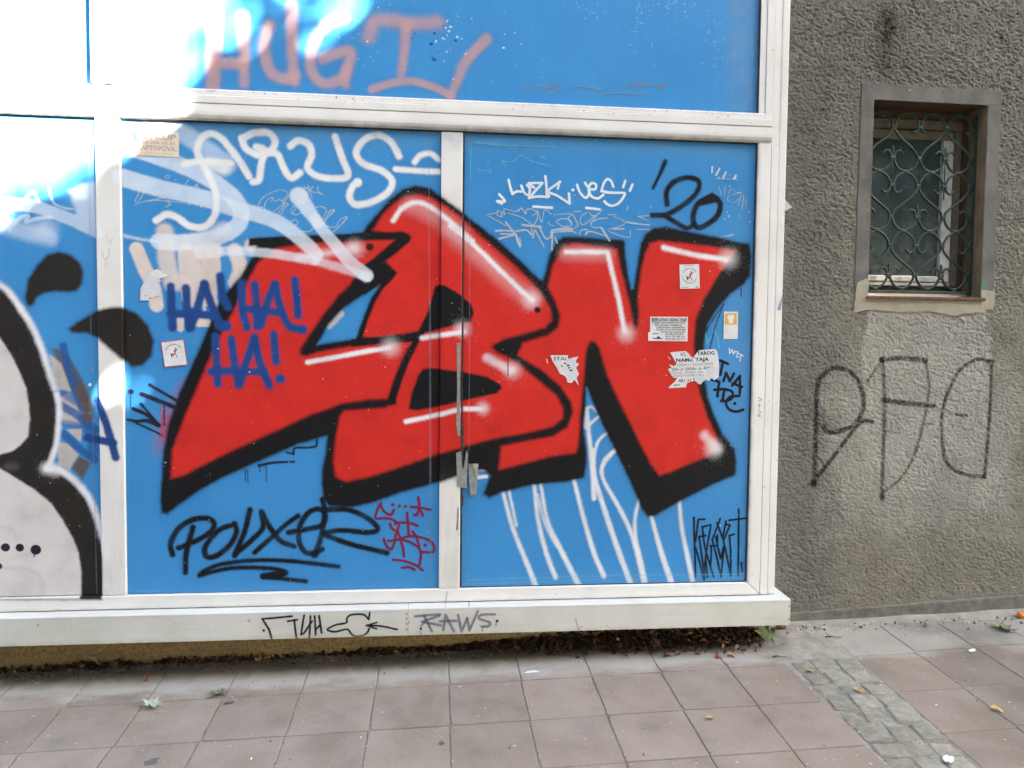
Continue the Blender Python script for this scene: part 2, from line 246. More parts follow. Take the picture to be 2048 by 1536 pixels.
['s',13,'pink',47.2,36.5,15.0,0.86,1,[-811,2720,-808,2580,-809,2450]],
['s',13,'pink',45.1,45.1,15.0,0.86,1,[-707,2688,-727,2625,-722,2550,-698,2496,-647,2477,-606,2494]],
['s',13,'pink',47.2,36.5,15.0,0.86,1,[-617,2768,-618,2624,-614,2521,-606,2466]],
['s',13,'pink',42.9,42.9,15.0,0.86,1,[-409,2735,-474,2707,-526,2636,-542,2545,-523,2487,-475,2464,-419,2489,-391,2539,-383,2598,-433,2591,-492,2565]],
['s',13,'pink',34.3,34.3,15.0,0.86,1,[-395,2531,-402,2465]],
['s',13,'pink',51.5,51.5,23.6,0.86,1,[-306,2664,-283,2724,-217,2735,-132,2726,-26,2738]],
['s',13,'pink',42.9,32.2,15.0,0.86,1,[-154,2717,-160,2612,-173,2517]],
['s',13,'pink',32.2,32.2,10.7,0.86,1,[-293,2449,-216,2478,-124,2490,-39,2471,33,2439]],
['s',13,'pink',32.2,47.2,12.9,0.86,1,[33,2439,61,2504,96,2583,181,2679]],
['s',14,'slate',6.4,6.4,3.2,0.75,1,[328,2475,408,2495,481,2507,500,2492,452,2468,482,2487,408,2498]],
['s',14,'slate',6.4,6.4,3.2,0.75,1,[555,2498,607,2502,674,2496,644,2491]],
['s',14,'slate',6.4,6.4,3.2,0.75,1,[764,2507,838,2529,899,2521,944,2512,967,2531,914,2521,823,2517]],
['s',14,'slate',6.4,6.4,3.2,0.75,1,[660,2470,742,2481,862,2484]],
['s',15,'black',21.5,12.9,5.6,1.0,1,[964,2199,941,2143,912,2083]],
['s',15,'black',23.6,23.6,5.6,1.0,1,[976,2015,973,2071,1010,2116,1071,2133,1116,2116,1103,2064,1043,2010,975,1971,910,1966]],
['s',15,'black',21.5,21.5,5.6,1.0,1,[967,1966,1014,1939,1068,1915,1099,1934]],
['s',15,'black',25.8,25.8,5.6,1.0,1,[1177,2059,1116,2023,1094,1971,1103,1927,1137,1922,1198,1966,1214,2023,1177,2059]],
['s',15,'black',30.0,30.0,5.6,1.0,1,[1127,2027,1196,2044]],
['s',16,'black',23.6,23.6,5.6,1.0,1,[-1110,506,-1117,554,-1082,619,-1020,654,-961,655,-941,628,-965,592,-1027,557,-1086,534]],
['s',16,'black',23.6,23.6,5.6,1.0,1,[-1027,621,-1055,514,-1059,430]],
['s',16,'black',23.6,23.6,5.6,1.0,1,[-857,632,-923,606,-976,541,-976,498,-938,496,-882,540,-851,597,-861,634]],
['s',16,'black',23.6,23.6,5.6,1.0,1,[-796,691,-819,597,-860,497]],
['s',16,'black',23.6,23.6,5.6,1.0,1,[-858,503,-785,567,-742,618,-749,683,-721,625,-672,558,-616,534]],
['s',16,'black',21.5,21.5,5.6,1.0,1,[-778,509,-707,573,-644,631,-598,663]],
['s',16,'black',23.6,23.6,5.6,1.0,1,[-637,593,-559,606,-499,622,-485,662,-509,691,-555,677,-589,623,-595,557,-570,509,-531,503,-499,519]],
['s',16,'black',23.6,23.6,5.6,1.0,1,[-497,732,-488,673,-502,578,-526,505]],
['s',16,'black',23.6,23.6,5.6,1.0,1,[-491,688,-388,686,-305,647,-266,604,-305,588,-413,599,-491,589]],
['s',16,'black',23.6,23.6,5.6,1.0,1,[-484,578,-377,538,-226,498]],
['s',16,'black',34.3,34.3,6.4,1.0,0,[-531,497,-530,497]],
['s',16,'black',19.3,19.3,5.6,1.0,1,[-1004,415,-980,436,-911,462,-785,476,-630,470,-431,443]],
['s',16,'black',19.3,19.3,5.6,1.0,1,[-998,418,-876,444,-729,442,-653,426,-666,408,-743,405,-673,396,-567,382]],
['s',16,'black',27.9,27.9,5.6,1.0,1,[-743,407,-666,419]],
['s',17,'ink',8.6,8.6,2.6,1.0,1,[-646,934,-615,926]],
['s',17,'ink',9.7,9.7,2.6,1.0,1,[-618,930,-608,952,-558,953,-523,961,-519,988]],
['s',17,'ink',12.9,8.6,2.6,1.0,1,[-758,878,-699,890,-615,894]],
['s',17,'ink',3.4,3.4,2.6,1.0,1,[-814,862,-813,812]],
['s',17,'ink',3.4,3.4,2.6,1.0,1,[-804,862,-803,801]],
['s',17,'ink',3.4,3.4,2.6,1.0,1,[-729,883,-728,811]],
['s',17,'ink',3.4,3.4,2.6,1.0,1,[-755,883,-754,851]],
['s',18,'maroon',11.6,11.6,1.7,1.0,1,[-252,715,-267,687,-275,649,-242,649,-207,644,-180,627]],
['s',18,'maroon',11.6,11.6,1.7,1.0,1,[-192,625,-180,628,-147,628,-117,623,-97,614]],
['s',18,'maroon',11.6,11.6,1.7,1.0,1,[-254,706,-242,682,-222,666,-207,665,-198,684]],
['s',18,'maroon',14.6,14.6,1.7,1.0,0,[-203,707,-203,707]],
['s',18,'maroon',14.6,14.6,1.7,1.0,0,[-174,701,-174,701]],
['s',18,'maroon',14.6,14.6,1.7,1.0,0,[-149,699,-149,699]],
['s',18,'maroon',11.6,11.6,1.7,1.0,1,[-94,737,-90,706,-93,678,-102,660,-111,663]],
['s',18,'maroon',11.6,11.6,1.7,1.0,1,[-125,697,-83,692,-40,683]],
['s',18,'maroon',11.6,11.6,1.7,1.0,1,[-88,690,-74,658]],
['s',18,'maroon',11.6,11.6,1.7,1.0,1,[-142,672,-138,627,-134,578]],
['s',18,'maroon',11.6,11.6,1.7,1.0,1,[-213,623,-207,605,-194,595]],
['s',18,'maroon',11.6,11.6,1.7,1.0,1,[-175,618,-187,582,-197,537,-209,514,-227,527,-240,558]],
['s',18,'maroon',11.6,11.6,1.7,1.0,1,[-220,550,-192,552,-167,560,-130,569,-92,566,-47,550,-27,526,-28,501,-47,498,-77,500]],
['s',18,'maroon',11.6,11.6,1.7,1.0,1,[-182,597,-169,554,-158,516,-154,482]],
['s',18,'maroon',11.6,11.6,1.7,1.0,1,[-167,557,-129,543,-94,521,-82,494,-88,442]],
['s',18,'maroon',11.6,11.6,1.7,1.0,1,[-117,589,-102,566,-89,525]],
['s',18,'maroon',15.5,15.5,1.7,1.0,0,[-64,529,-64,529]],
['s',18,'maroon',11.6,11.6,1.7,1.0,1,[-201,468,-154,462,-104,443,-74,420]],
['s',18,'maroon',11.6,11.6,1.7,1.0,1,[-161,433,-131,434,-109,423]],
['s',19,'black',9.0,9.0,1.7,1.0,0,[1127,635,1132,538,1141,367]],
['s',19,'black',9.0,9.0,1.7,1.0,0,[1177,627,1148,626,1137,526]],
['s',19,'black',9.0,9.0,1.7,1.0,0,[1138,499,1159,431,1180,352]],
['s',19,'black',9.0,9.0,1.7,1.0,0,[1184,553,1153,549,1165,478,1174,419,1183,354]],
['s',19,'black',9.0,9.0,1.7,1.0,0,[1167,593,1179,508,1189,472,1225,365]],
['s',19,'black',9.0,9.0,1.7,1.0,0,[1167,593,1207,602,1189,490]],
['s',19,'black',9.0,9.0,1.7,1.0,0,[1189,484,1182,419,1182,354]],
['s',19,'black',9.0,9.0,1.7,1.0,0,[1186,454,1191,404,1196,365]],
['s',19,'black',9.0,9.0,1.7,1.0,0,[1204,506,1237,507]],
['s',19,'black',9.0,9.0,1.7,1.0,0,[1211,507,1211,463,1209,418]],
['s',19,'black',9.0,9.0,1.7,1.0,0,[1249,628,1214,534,1235,462,1259,364,1270,506]],
['s',19,'black',9.0,9.0,1.7,1.0,0,[1234,610,1266,530,1283,462,1305,368,1301,482,1293,552,1316,557]],
['s',19,'black',9.0,9.0,1.7,1.0,0,[1276,618,1262,539]],
['s',19,'black',9.0,9.0,1.7,1.0,0,[1274,604,1295,599,1269,536]],
['s',19,'black',9.0,9.0,1.7,1.0,0,[1230,548,1243,492,1256,447,1267,500]],
['s',19,'black',9.0,9.0,1.7,1.0,0,[1237,554,1239,524]],
['s',19,'black',9.0,9.0,1.7,1.0,0,[1334,671,1339,369]],
['s',19,'black',9.0,9.0,1.7,1.0,0,[1290,621,1334,626,1372,629]],
['s',19,'black',9.0,9.0,1.7,1.0,0,[1352,428,1356,389]],
['s',20,'black',12.9,12.9,1.9,1.0,0,[1229,1337,1267,1323]],
['s',20,'black',12.9,12.9,1.9,1.0,0,[1244,1329,1233,1273]],
['s',20,'black',12.9,12.9,1.9,1.0,0,[1249,1247,1260,1282,1278,1245,1296,1280]],
['s',20,'black',12.9,12.9,1.9,1.0,0,[1290,1227,1324,1269,1325,1191]],
['s',20,'black',12.9,12.9,1.9,1.0,0,[1292,1236,1334,1220]],
['s',20,'black',12.9,12.9,1.9,1.0,0,[1208,1207,1258,1211]],
['s',20,'black',12.9,12.9,1.9,1.0,0,[1195,1252,1229,1242,1222,1179]],
['s',20,'black',12.9,12.9,1.9,1.0,1,[1254,1210,1246,1157]],
['s',20,'black',12.9,12.9,1.9,1.0,1,[1250,1209,1287,1201,1292,1176,1271,1159,1241,1157]],
['s',20,'black',12.9,12.9,1.9,1.0,1,[1322,1180,1282,1176,1263,1149,1278,1120,1311,1110,1343,1119]],
['s',20,'black',15.5,15.5,1.7,1.0,0,[1303,1146,1303,1146]],
['s',20,'ink',5.2,3.4,1.7,1.0,1,[1241,1586,1200,1527,1159,1458]],
['s',20,'ink',5.6,4.3,1.7,1.0,1,[1241,1586,1209,1497,1183,1389]],
['s',20,'ink',4.3,4.3,1.7,1.0,1,[1319,1658,1321,1622]],
['s',21,'ink',21.5,21.5,2.1,1.0,0,[-1268,1186,-1267,1186]],
['s',21,'ink',3.2,3.2,2.6,1.0,1,[-1269,1176,-1269,1119]],
['s',21,'ink',12.9,12.9,2.1,1.0,1,[-1194,1215,-1137,1180,-1083,1148]],
['s',21,'ink',18.2,18.2,2.1,1.0,1,[-1225,1176,-1158,1149,-1090,1120]],
['s',21,'ink',15.0,15.0,2.1,1.0,1,[-1259,1116,-1206,1091,-1162,1047]],
['s',21,'ink',9.7,9.7,2.1,1.0,1,[-1229,1137,-1192,1091,-1155,1047]],
['s',21,'ink',10.7,19.3,2.1,1.0,1,[-1283,1071,-1246,1064,-1206,1066,-1159,1047]],
['s',21,'ink',8.6,8.6,2.1,1.0,1,[-1247,1056,-1193,1031,-1146,1006]],
['s',21,'ink',6.4,6.4,2.1,1.0,1,[-1138,1127,-1137,1049]],
['s',21,'red',6.4,6.4,2.1,0.7,1,[-1144,1127,-1149,999]],
['s',22,'white3',10.7,10.7,1.9,1.0,1,[242,2035,266,2006,233,2006,253,1996]],
['s',22,'white3',10.7,10.7,1.9,1.0,1,[281,2097,289,2066,298,2038]],
['s',22,'white3',10.7,10.7,1.9,1.0,1,[298,2038,316,2049,335,2049]],
['s',22,'white3',10.7,10.7,1.9,1.0,1,[336,2074,348,2047,366,2036,373,2062,360,2079]],
['s',22,'white3',10.7,10.7,1.9,1.0,1,[367,2085,391,2068]],
['s',22,'white3',10.7,10.7,1.9,1.0,1,[369,2086,426,2089]],
['s',22,'white3',10.7,10.7,1.9,1.0,1,[425,2087,370,2024]],
['s',22,'white3',10.7,10.7,1.9,1.0,1,[370,2024,409,2031,455,2032,445,2046]],
['s',22,'white3',10.7,10.7,1.9,1.0,1,[439,2118,444,2071,445,2029]],
['s',22,'white3',10.7,10.7,1.9,1.0,1,[503,2097,444,2053]],
['s',22,'white3',10.7,10.7,1.9,1.0,1,[501,2096,493,2067]],
['s',22,'white3',10.7,10.7,1.9,1.0,1,[444,2053,491,2037,545,2005]],
['s',22,'white3',10.7,10.7,1.9,1.0,1,[546,2005,542,2048]],
['s',22,'white3',12.0,12.0,1.7,1.0,0,[559,2064,559,2064]],
['s',22,'white3',10.7,10.7,1.9,1.0,1,[577,2086,592,2051,618,2032,631,2063,611,2096]],
['s',22,'white3',10.7,10.7,1.9,1.0,1,[627,2069,656,2070,659,2090,639,2094,627,2070,640,2040,669,2031,692,2047]],
['s',22,'white3',10.7,10.7,1.9,1.0,1,[736,2083,726,2106,708,2114,692,2093,684,2063]],
['s',22,'white3',10.7,10.7,1.9,1.0,1,[684,2063,720,2057,771,2058,787,2053,764,2017,737,2002,715,2005,697,2019]],
['s',22,'white3',10.7,10.7,1.9,1.0,1,[788,2110,779,2083]],
['s',22,'white3',10.7,10.7,1.9,1.0,1,[820,2095,809,2068]],
['s',22,'white3',10.7,10.7,1.9,1.0,1,[389,1988,470,1985]],
['s',22,'white3',10.7,10.7,1.9,1.0,1,[619,1989,677,1984]],
['s',23,'silver',3.9,3.9,1.7,0.9,1,[189,1946,228,1957,242,1970,233,1949,255,1942,249,1963,267,1950,263,1974,310,1965,327,1972]],
['s',23,'silver',3.9,3.9,1.7,0.9,1,[200,1941,246,1917,275,1901]],
['s',23,'silver',3.9,3.9,1.7,0.9,1,[278,1957,338,1941,374,1917,392,1911,406,1939,406,1968]],
['s',23,'silver',3.9,3.9,1.7,0.9,1,[324,1965,338,1980,356,1956,359,1973,381,1977,403,1964,388,1950]],
['s',23,'silver',3.9,3.9,1.7,0.9,1,[406,1975,425,1922,438,1976,467,1957]],
['s',23,'silver',3.9,3.9,1.7,0.9,1,[478,1956,554,1961,540,1943,558,1915]],
['s',23,'silver',3.9,3.9,1.7,0.9,1,[489,1928,511,1939,547,1936,558,1915]],
['s',23,'silver',3.9,3.9,1.7,0.9,1,[489,1924,518,1907,555,1912]],
['s',23,'silver',3.9,3.9,1.7,0.9,1,[453,1923,461,1913,479,1908]],
['s',23,'silver',3.9,3.9,1.7,0.9,1,[565,1972,594,1973]],
['s',23,'silver',3.9,3.9,1.7,0.9,1,[561,1958,583,1916,566,1901]],
['s',23,'silver',3.9,3.9,1.7,0.9,1,[623,1970,597,1952,594,1923,613,1919,641,1942,684,1976,688,1983]],
['s',23,'silver',3.9,3.9,1.7,0.9,1,[634,1971,641,1957,663,1954,638,1925]],
['s',23,'silver',3.9,3.9,1.7,0.9,1,[714,1948,678,1944,642,1925,649,1907,686,1906]],
['s',23,'silver',3.9,3.9,1.7,0.9,1,[714,1962,750,1963]],
['s',23,'silver',3.9,3.9,1.7,0.9,1,[736,1956,780,1939,784,1922,715,1898]],
['s',23,'silver',3.9,3.9,1.7,0.9,1,[719,1891,767,1875,811,1869,814,1901]],
['s',23,'silver',3.9,3.9,1.7,0.9,1,[846,1959,898,1964]],
['s',23,'silver',3.9,3.9,1.7,0.9,1,[846,1959,894,1942]],
['s',23,'silver',3.9,3.9,1.7,0.9,1,[840,1902,899,1905]],
['s',23,'silver',3.9,3.9,1.7,0.9,1,[801,2004,798,1984]],
['s',23,'silver',8.6,8.6,1.7,0.9,1,[229,1880,268,1883,303,1881]],
['s',23,'silver',8.6,8.6,1.7,0.9,1,[271,1918,303,1880,318,1860,333,1816]],
['s',23,'silver',8.6,8.6,1.7,0.9,1,[243,1847,314,1868]],
['s',23,'silver',6.4,6.4,1.7,0.9,1,[250,1868,314,1870]],
['s',23,'silver',7.5,7.5,1.7,0.9,1,[314,1881,360,1887,379,1870]],
['s',23,'silver',8.6,8.6,1.7,0.9,1,[342,1909,382,1905,423,1903]],
['s',23,'silver',7.5,7.5,1.7,0.9,1,[418,1897,436,1863,451,1852,468,1867,472,1888,537,1901,558,1894,490,1892]],
['s',23,'silver',5.4,5.4,1.7,0.9,1,[382,1896,389,1854,396,1890,411,1865,437,1818]],
['s',23,'silver',7.5,7.5,1.7,0.9,1,[472,1874,471,1807]],
['s',23,'silver',6.4,6.4,1.7,0.9,1,[483,1860,494,1836]],
['s',23,'silver',5.4,5.4,1.7,0.9,1,[472,1881,555,1887,577,1880]],
['s',23,'silver',5.4,5.4,1.7,0.9,1,[591,1874,598,1892,624,1896,617,1874,638,1889,701,1873]],
['s',23,'silver',8.6,8.6,1.7,0.9,1,[686,1906,723,1852]],
['s',23,'silver',8.6,8.6,1.7,0.9,1,[799,1933,843,1927]],
['s',23,'silver',5.4,5.4,1.7,0.9,1,[843,1927,898,1923]],
['s',23,'silver',6.4,6.4,1.7,0.9,1,[737,1902,785,1904]],
['s',23,'silver',5.4,5.4,1.7,0.9,1,[314,1870,322,1835,336,1818,332,1853]],
['s',23,'silver',3.0,3.0,1.5,0.9,1,[1208,2095,1219,2062]],
['s',23,'silver',3.0,3.0,1.5,0.9,1,[1235,2101,1233,2057]],
['s',23,'silver',3.0,3.0,1.5,0.9,1,[1251,2072,1265,2090,1285,2077,1311,2076,1266,2066]],
['s',23,'silver',3.0,3.0,1.5,0.9,1,[1257,2063,1245,2049,1257,2034,1281,2033,1300,2051]],
['s',23,'silver',3.0,3.0,1.5,0.9,1,[1311,2065,1296,2021]],
['s',23,'silver',3.0,3.0,1.5,0.9,1,[1321,2066,1315,2001]],
['s',23,'silver',3.0,3.0,1.5,0.9,1,[1331,2049,1332,2013]],
['s',23,'silver',3.0,3.0,1.5,0.9,1,[1219,1881,1280,1894]],
['s',23,'silver',3.0,3.0,1.5,0.9,1,[1237,1881,1280,1889]],
['s',23,'silver',5.2,5.2,3.2,1.0,0,[1256,2102,1256,2102]],
['s',23,'silver',6.0,6.0,3.2,1.0,0,[1254,1975,1254,1975]],
['s',23,'silver',6.0,6.0,3.2,1.0,0,[1255,1969,1255,1969]],
['s',23,'silver',6.0,6.0,3.2,1.0,0,[1236,1957,1236,1957]],
['s',23,'silver',6.0,6.0,3.2,1.0,0,[1302,1974,1302,1974]],
['s',23,'silver',6.0,6.0,3.2,1.0,0,[1346,1993,1347,1993]],
['s',23,'silver',6.0,6.0,3.2,1.0,0,[1352,1950,1352,1950]],
['s',23,'white3',3.9,3.9,1.5,1.0,0,[1272,1392,1274,1368,1285,1388,1291,1365,1298,1382]],
['s',23,'white3',3.9,3.9,2.6,1.0,1,[1293,1373,1311,1377,1305,1356,1316,1354]],
['s',23,'white3',3.9,3.9,2.6,1.0,1,[1313,1369,1339,1358]],
['s',23,'white3',3.9,3.9,2.6,1.0,1,[1327,1362,1322,1336]],
['s',23,'teal',3.9,3.9,2.1,1.0,1,[1162,1454,1169,1406]],
['s',23,'teal',3.9,3.9,2.1,1.0,1,[1171,1411,1182,1441]],
['s',23,'teal',3.9,3.9,2.1,1.0,1,[1203,1467,1220,1428,1224,1394]],
['s',23,'teal',3.4,3.4,2.1,1.0,1,[1247,1427,1246,1417]],
['s',23,'teal',3.4,3.4,2.1,0.8,1,[251,2177,266,2156]],
['s',23,'teal',3.4,3.4,2.1,0.8,1,[251,2174,302,2175,331,2202,368,2185]],
['s',23,'teal',3.4,3.4,2.1,0.8,1,[149,2136,186,2132,208,2125]],
['s',23,'teal',3.4,3.4,2.1,0.8,1,[186,2153,208,2129]],
['s',23,'teal',3.4,3.4,2.1,0.8,1,[412,2204,441,2191]],
['s',23,'teal',3.4,3.4,2.1,0.8,1,[368,2181,464,2159]],
['s',23,'teal',3.4,3.4,2.1,0.8,1,[149,2253,154,2242]],
['s',23,'teal',3.4,3.4,2.1,0.8,1,[161,2252,167,2241]],
['s',23,'teal',3.4,3.4,2.1,0.8,1,[173,2252,179,2240]],
['s',23,'teal',3.4,3.4,2.1,0.8,1,[185,2251,191,2239]],
['s',23,'teal',3.4,3.4,2.1,0.8,1,[198,2250,204,2238]],
['s',23,'teal',3.4,3.4,2.1,0.8,1,[210,2249,216,2237]],
['s',23,'teal',3.4,3.4,2.1,0.8,1,[223,2248,228,2236]],
['s',23,'teal',3.4,3.4,2.1,0.8,1,[235,2247,241,2235]],
['s',23,'teal',3.4,3.4,2.1,0.8,1,[247,2246,253,2234]],
['s',23,'teal',3.4,3.4,2.1,0.8,1,[260,2245,266,2233]],
['s',23,'teal',3.4,3.4,2.1,0.8,1,[272,2244,278,2232]],
['s',23,'teal',3.4,3.4,2.1,0.8,1,[284,2243,290,2231]],
['s',23,'teal',3.4,3.4,2.1,0.8,1,[297,2242,303,2230]],
['s',23,'teal',3.4,3.4,2.1,0.8,1,[309,2241,315,2229]],
['s',23,'teal',3.4,3.4,2.1,0.8,1,[134,2251,265,2242,485,2243]],
['s',23,'teal',3.4,3.4,2.1,0.8,1,[120,2237,119,2094]],
['s',24,'slate',2.8,2.8,2.1,0.5,1,[-57,2273,-49,1325,-42,350]],
['s',24,'slate',2.8,2.8,2.1,0.5,1,[-47,1582,-42,972,-38,350]],
['s',24,'slate',2.8,2.8,2.1,0.5,1,[-1415,2269,-1418,1815,-1421,1355]],
['s',24,'slate',2.8,2.8,2.1,0.5,1,[-1421,1376,-1417,865,-1413,346]],
['s',24,'slate',2.8,2.8,2.1,0.5,1,[116,2233,119,1594,122,941]],
['s',24,'slate',2.8,2.8,2.1,0.5,1,[118,941,118,658,118,373]],
['s',24,'teal',2.6,2.6,2.1,0.6,1,[120,373,705,379,1371,375]],
['s',24,'teal',2.6,2.6,2.1,0.4,1,[109,356,706,363]],
['s',25,'black',8.6,8.6,1.7,1.0,0,[-693,167,-703,205,-730,251,-706,252,-610,259]],
['s',25,'black',10.3,10.3,1.7,1.0,0,[-725,202,-725,202]],
['s',25,'black',8.6,8.6,1.7,1.0,0,[-627,238,-589,244]],
['s',25,'black',8.6,8.6,1.7,1.0,0,[-601,244,-597,202,-592,164]],
['s',25,'black',8.6,8.6,1.7,1.0,0,[-561,261,-574,180,-561,187,-528,237]],
['s',25,'black',8.6,8.6,1.7,1.0,0,[-535,258,-540,164]],
['s',25,'black',8.6,8.6,1.7,1.0,0,[-518,258,-514,177]],
['s',25,'black',8.6,8.6,1.7,1.0,0,[-500,258,-490,185]],
['s',25,'black',8.6,8.6,1.7,1.0,0,[-514,200,-495,221]],
['s',25,'black',8.6,8.6,1.7,1.0,1,[-292,267,-296,238]],
['s',25,'black',8.6,8.6,1.7,1.0,1,[-296,239,-319,259,-368,259,-386,244,-388,226,-431,218,-461,204,-463,195,-432,189,-386,198,-370,181,-354,168,-322,169,-301,183,-294,198]],
['s',25,'black',8.6,8.6,1.7,1.0,1,[-305,212,-241,207,-178,191]],
['s',25,'black',7.5,7.5,1.7,1.0,0,[-262,224,-301,212,-264,196]],
['s',26,'ink2',10.7,10.7,2.1,0.85,0,[-102,246,-41,250,2,251]],
['s',26,'ink2',10.7,10.7,2.1,0.85,0,[-1,246,-75,221,6,204]],
['s',26,'ink2',10.7,10.7,2.1,0.85,0,[-66,248,-32,179]],
['s',26,'ink2',6.4,6.4,2.1,0.85,0,[-59,224,-78,203]],
['s',26,'ink',11.2,11.2,1.7,1.0,0,[-78,192,-78,192]],
['s',26,'ink',3.0,3.0,2.6,1.0,1,[-79,188,-80,162]],
['s',26,'ink2',11.8,11.8,2.1,0.85,0,[16,184,25,248,61,177]],
['s',26,'ink2',10.7,10.7,2.1,0.85,0,[2,221,71,222]],
['s',26,'ink2',10.7,10.7,2.1,0.85,0,[78,247,93,174,117,231]],
['s',26,'ink2',10.7,10.7,2.1,0.85,0,[117,231,127,179,162,261]],
['s',26,'ink2',10.7,10.7,2.1,0.85,1,[235,245,180,246,168,229,213,211,206,195,178,194]],
['s',26,'ink',12.9,12.9,1.7,1.0,0,[245,216,245,216]],
['s',26,'ink',2.6,2.6,2.6,1.0,1,[241,213,240,196]],
['s',26,'ink',3.0,3.0,2.6,1.0,1,[183,188,181,174]],
['s',26,'grey',5.4,5.4,3.2,0.7,1,[585,215,597,170]],
['s',26,'grey',4.3,4.3,2.6,0.7,1,[597,170,612,184]],
['s',26,'grey',8.6,8.6,2.6,0.7,0,[-1607,247,-1607,247]],
['s',26,'grey',8.6,8.6,2.6,0.7,0,[-785,245,-784,245]],
['s',26,'grey',8.6,8.6,2.6,0.7,0,[-128,219,-128,219]],
['s',26,'grey',8.6,8.6,2.6,0.7,0,[125,282,125,282]],
['s',27,'grey',3.2,3.2,2.6,1.0,1,[1406,1175,1419,1165,1404,1158]],
['s',27,'grey',3.2,3.2,2.6,1.0,1,[1404,1136,1412,1143,1410,1124]],
['s',27,'grey',3.2,3.2,2.6,1.0,1,[1405,1116,1417,1109,1406,1094,1416,1091]],
['s',27,'maroon',2.6,2.6,2.1,0.45,1,[-1368,1754,-1360,1726,-1344,1732,-1339,1765]],
['s',27,'maroon',2.6,2.6,2.1,0.4,1,[-1355,1721,-1356,1693,-1347,1716]],
['s',27,'grey',2.6,2.6,2.1,0.4,1,[-1348,1820,-1338,1787,-1328,1804]],
['s',27,'grey',6.4,6.4,2.6,0.5,1,[24,282,33,327,28,304]],
['s',28,'black',23.2,23.2,6.4,0.9,1,[1814,736,1814,975,1815,1213,1844,1270,1905,1303,1981,1285,2036,1214,2055,1119,2017,1035,1940,997,1878,991,1852,1017]],
['s',28,'black',20.3,20.3,6.4,0.9,1,[1820,760,1931,901,2015,1011,2058,1045,2102,1041]],
['s',28,'black',34.3,34.3,8.6,1.0,0,[1808,738,1809,738]],
['s',28,'black',15.0,15.0,8.6,0.8,1,[1786,736,1817,754]],
['s',28,'black',20.3,20.3,6.4,0.75,1,[2166,658,2165,915,2162,1143,2146,1346]],
['s',28,'black',23.2,23.2,6.4,0.9,1,[2142,1346,2243,1354,2368,1346]],
['s',28,'black',14.5,14.5,6.4,0.7,1,[2368,1346,2391,1216,2376,1072,2327,878,2255,757,2172,695]],
['s',28,'black',23.2,23.2,6.4,0.9,1,[2155,1149,2276,1134,2420,1120]],
['s',28,'black',14.5,14.5,6.4,0.6,1,[2070,1238,2146,1346]],
['s',28,'black',25.8,25.8,8.6,1.0,0,[2364,1343,2365,1343]],
['s',28,'black',30.0,30.0,8.6,1.0,0,[2142,1346,2142,1346]],
['s',28,'black',30.0,30.0,10.7,0.7,0,[2166,673,2167,673]],
['s',28,'black',17.4,17.4,6.4,0.9,1,[2719,1339,2640,1351,2554,1302,2494,1193,2465,1072,2477,914,2509,826,2599,779,2704,766]],
['s',28,'black',17.4,17.4,6.4,0.9,1,[2704,766,2715,974,2720,1157,2719,1339]],
['s',28,'black',30.0,30.0,10.7,1.0,0,[2712,1337,2713,1337]],
['s',28,'black',21.5,21.5,8.6,1.0,0,[2698,769,2698,769]],
['s',28,'black',11.6,11.6,6.4,0.35,1,[2180,999,2244,989,2229,1029]],
['s',28,'black',17.4,17.4,6.4,0.6,1,[2542,1078,2594,1074]],
['s',28,'black',11.6,11.6,6.4,0.4,1,[2376,1029,2415,1035,2410,1053]],
['s',28,'black',11.6,11.6,6.4,0.25,1,[2079,987,2180,987]],
['s',28,'black',11.6,11.6,6.4,0.35,1,[2431,1108,2574,1072]],
]

# ------------------------------------------------------------------ helpers
PAL = dict(white=(.80,.77,.76), white2=(.80,.795,.76), white3=(.72,.78,.80), black=(.0105,.010,.0105), black_veiled=(.024,.020,.017), cream=(.70,.60,.53),  # second black is lifted to stand for veiling glare at the left
  cream2=(.50,.45,.40), beige=(.66,.61,.57), red=(.625,.028,.021), navy=(.015,.062,.225), navy2=(.022,.10,.30), haze=(.74,.81,.85), silver=(.48,.52,.53),
  pink=(.49,.295,.285), slate=(.20,.26,.33), maroon=(.20,.018,.045), ink=(.022,.018,.032), ink2=(.10,.09,.14), grey=(.16,.155,.15), brown=(.115,.085,.065), teal=(.12,.50,.66))
GX, GY = .0202, .0681
def gz(x, y): return GX*x + GY*y
GN = Vector((-GX, -GY, 1)).normalized()

def tag(o, label=None, cat=None, group=None, kind=None):
    if label: o['label'] = label
    if cat: o['category'] = cat
    if group: o['group'] = group
    if kind: o['kind'] = kind
    return o
def empty(name, loc=(0,0,0), label=None, cat=None, group=None, kind=None):
    o = bpy.data.objects.new(name, None); COL.objects.link(o); o.location = loc; o.empty_display_size = .05
    return tag(o, label, cat, group, kind)
def link(name, me, mat=None, parent=None, loc=None, rot=None):
    o = bpy.data.objects.new(name, me); COL.objects.link(o)
    if mat and not me.materials: me.materials.append(mat)
    if loc is not None: o.location = loc
    if rot is not None: o.rotation_euler = rot
    if parent is not None:
        o.parent = parent; o.matrix_parent_inverse = Matrix.Translation(parent.location).inverted() if loc is None else Matrix()
    return o
def mesh_from(name, verts, faces, smooth=False):
    me = bpy.data.meshes.new(name); me.from_pydata([tuple(v) for v in verts], [], faces); me.update()
    if smooth: me.polygons.foreach_set('use_smooth', [True]*len(me.polygons))
    return me
def bm_mesh(name, bm, smooth=False):
    bmesh.ops.recalc_face_normals(bm, faces=bm.faces[:])
    me = bpy.data.meshes.new(name); bm.to_mesh(me); bm.free()
    if smooth: me.polygons.foreach_set('use_smooth', [True]*len(me.polygons))
    return me
FX0, FX1, FZ0, FZ1 = -2.0, 1.64, 0.10, 3.10          # facade print area (metres)
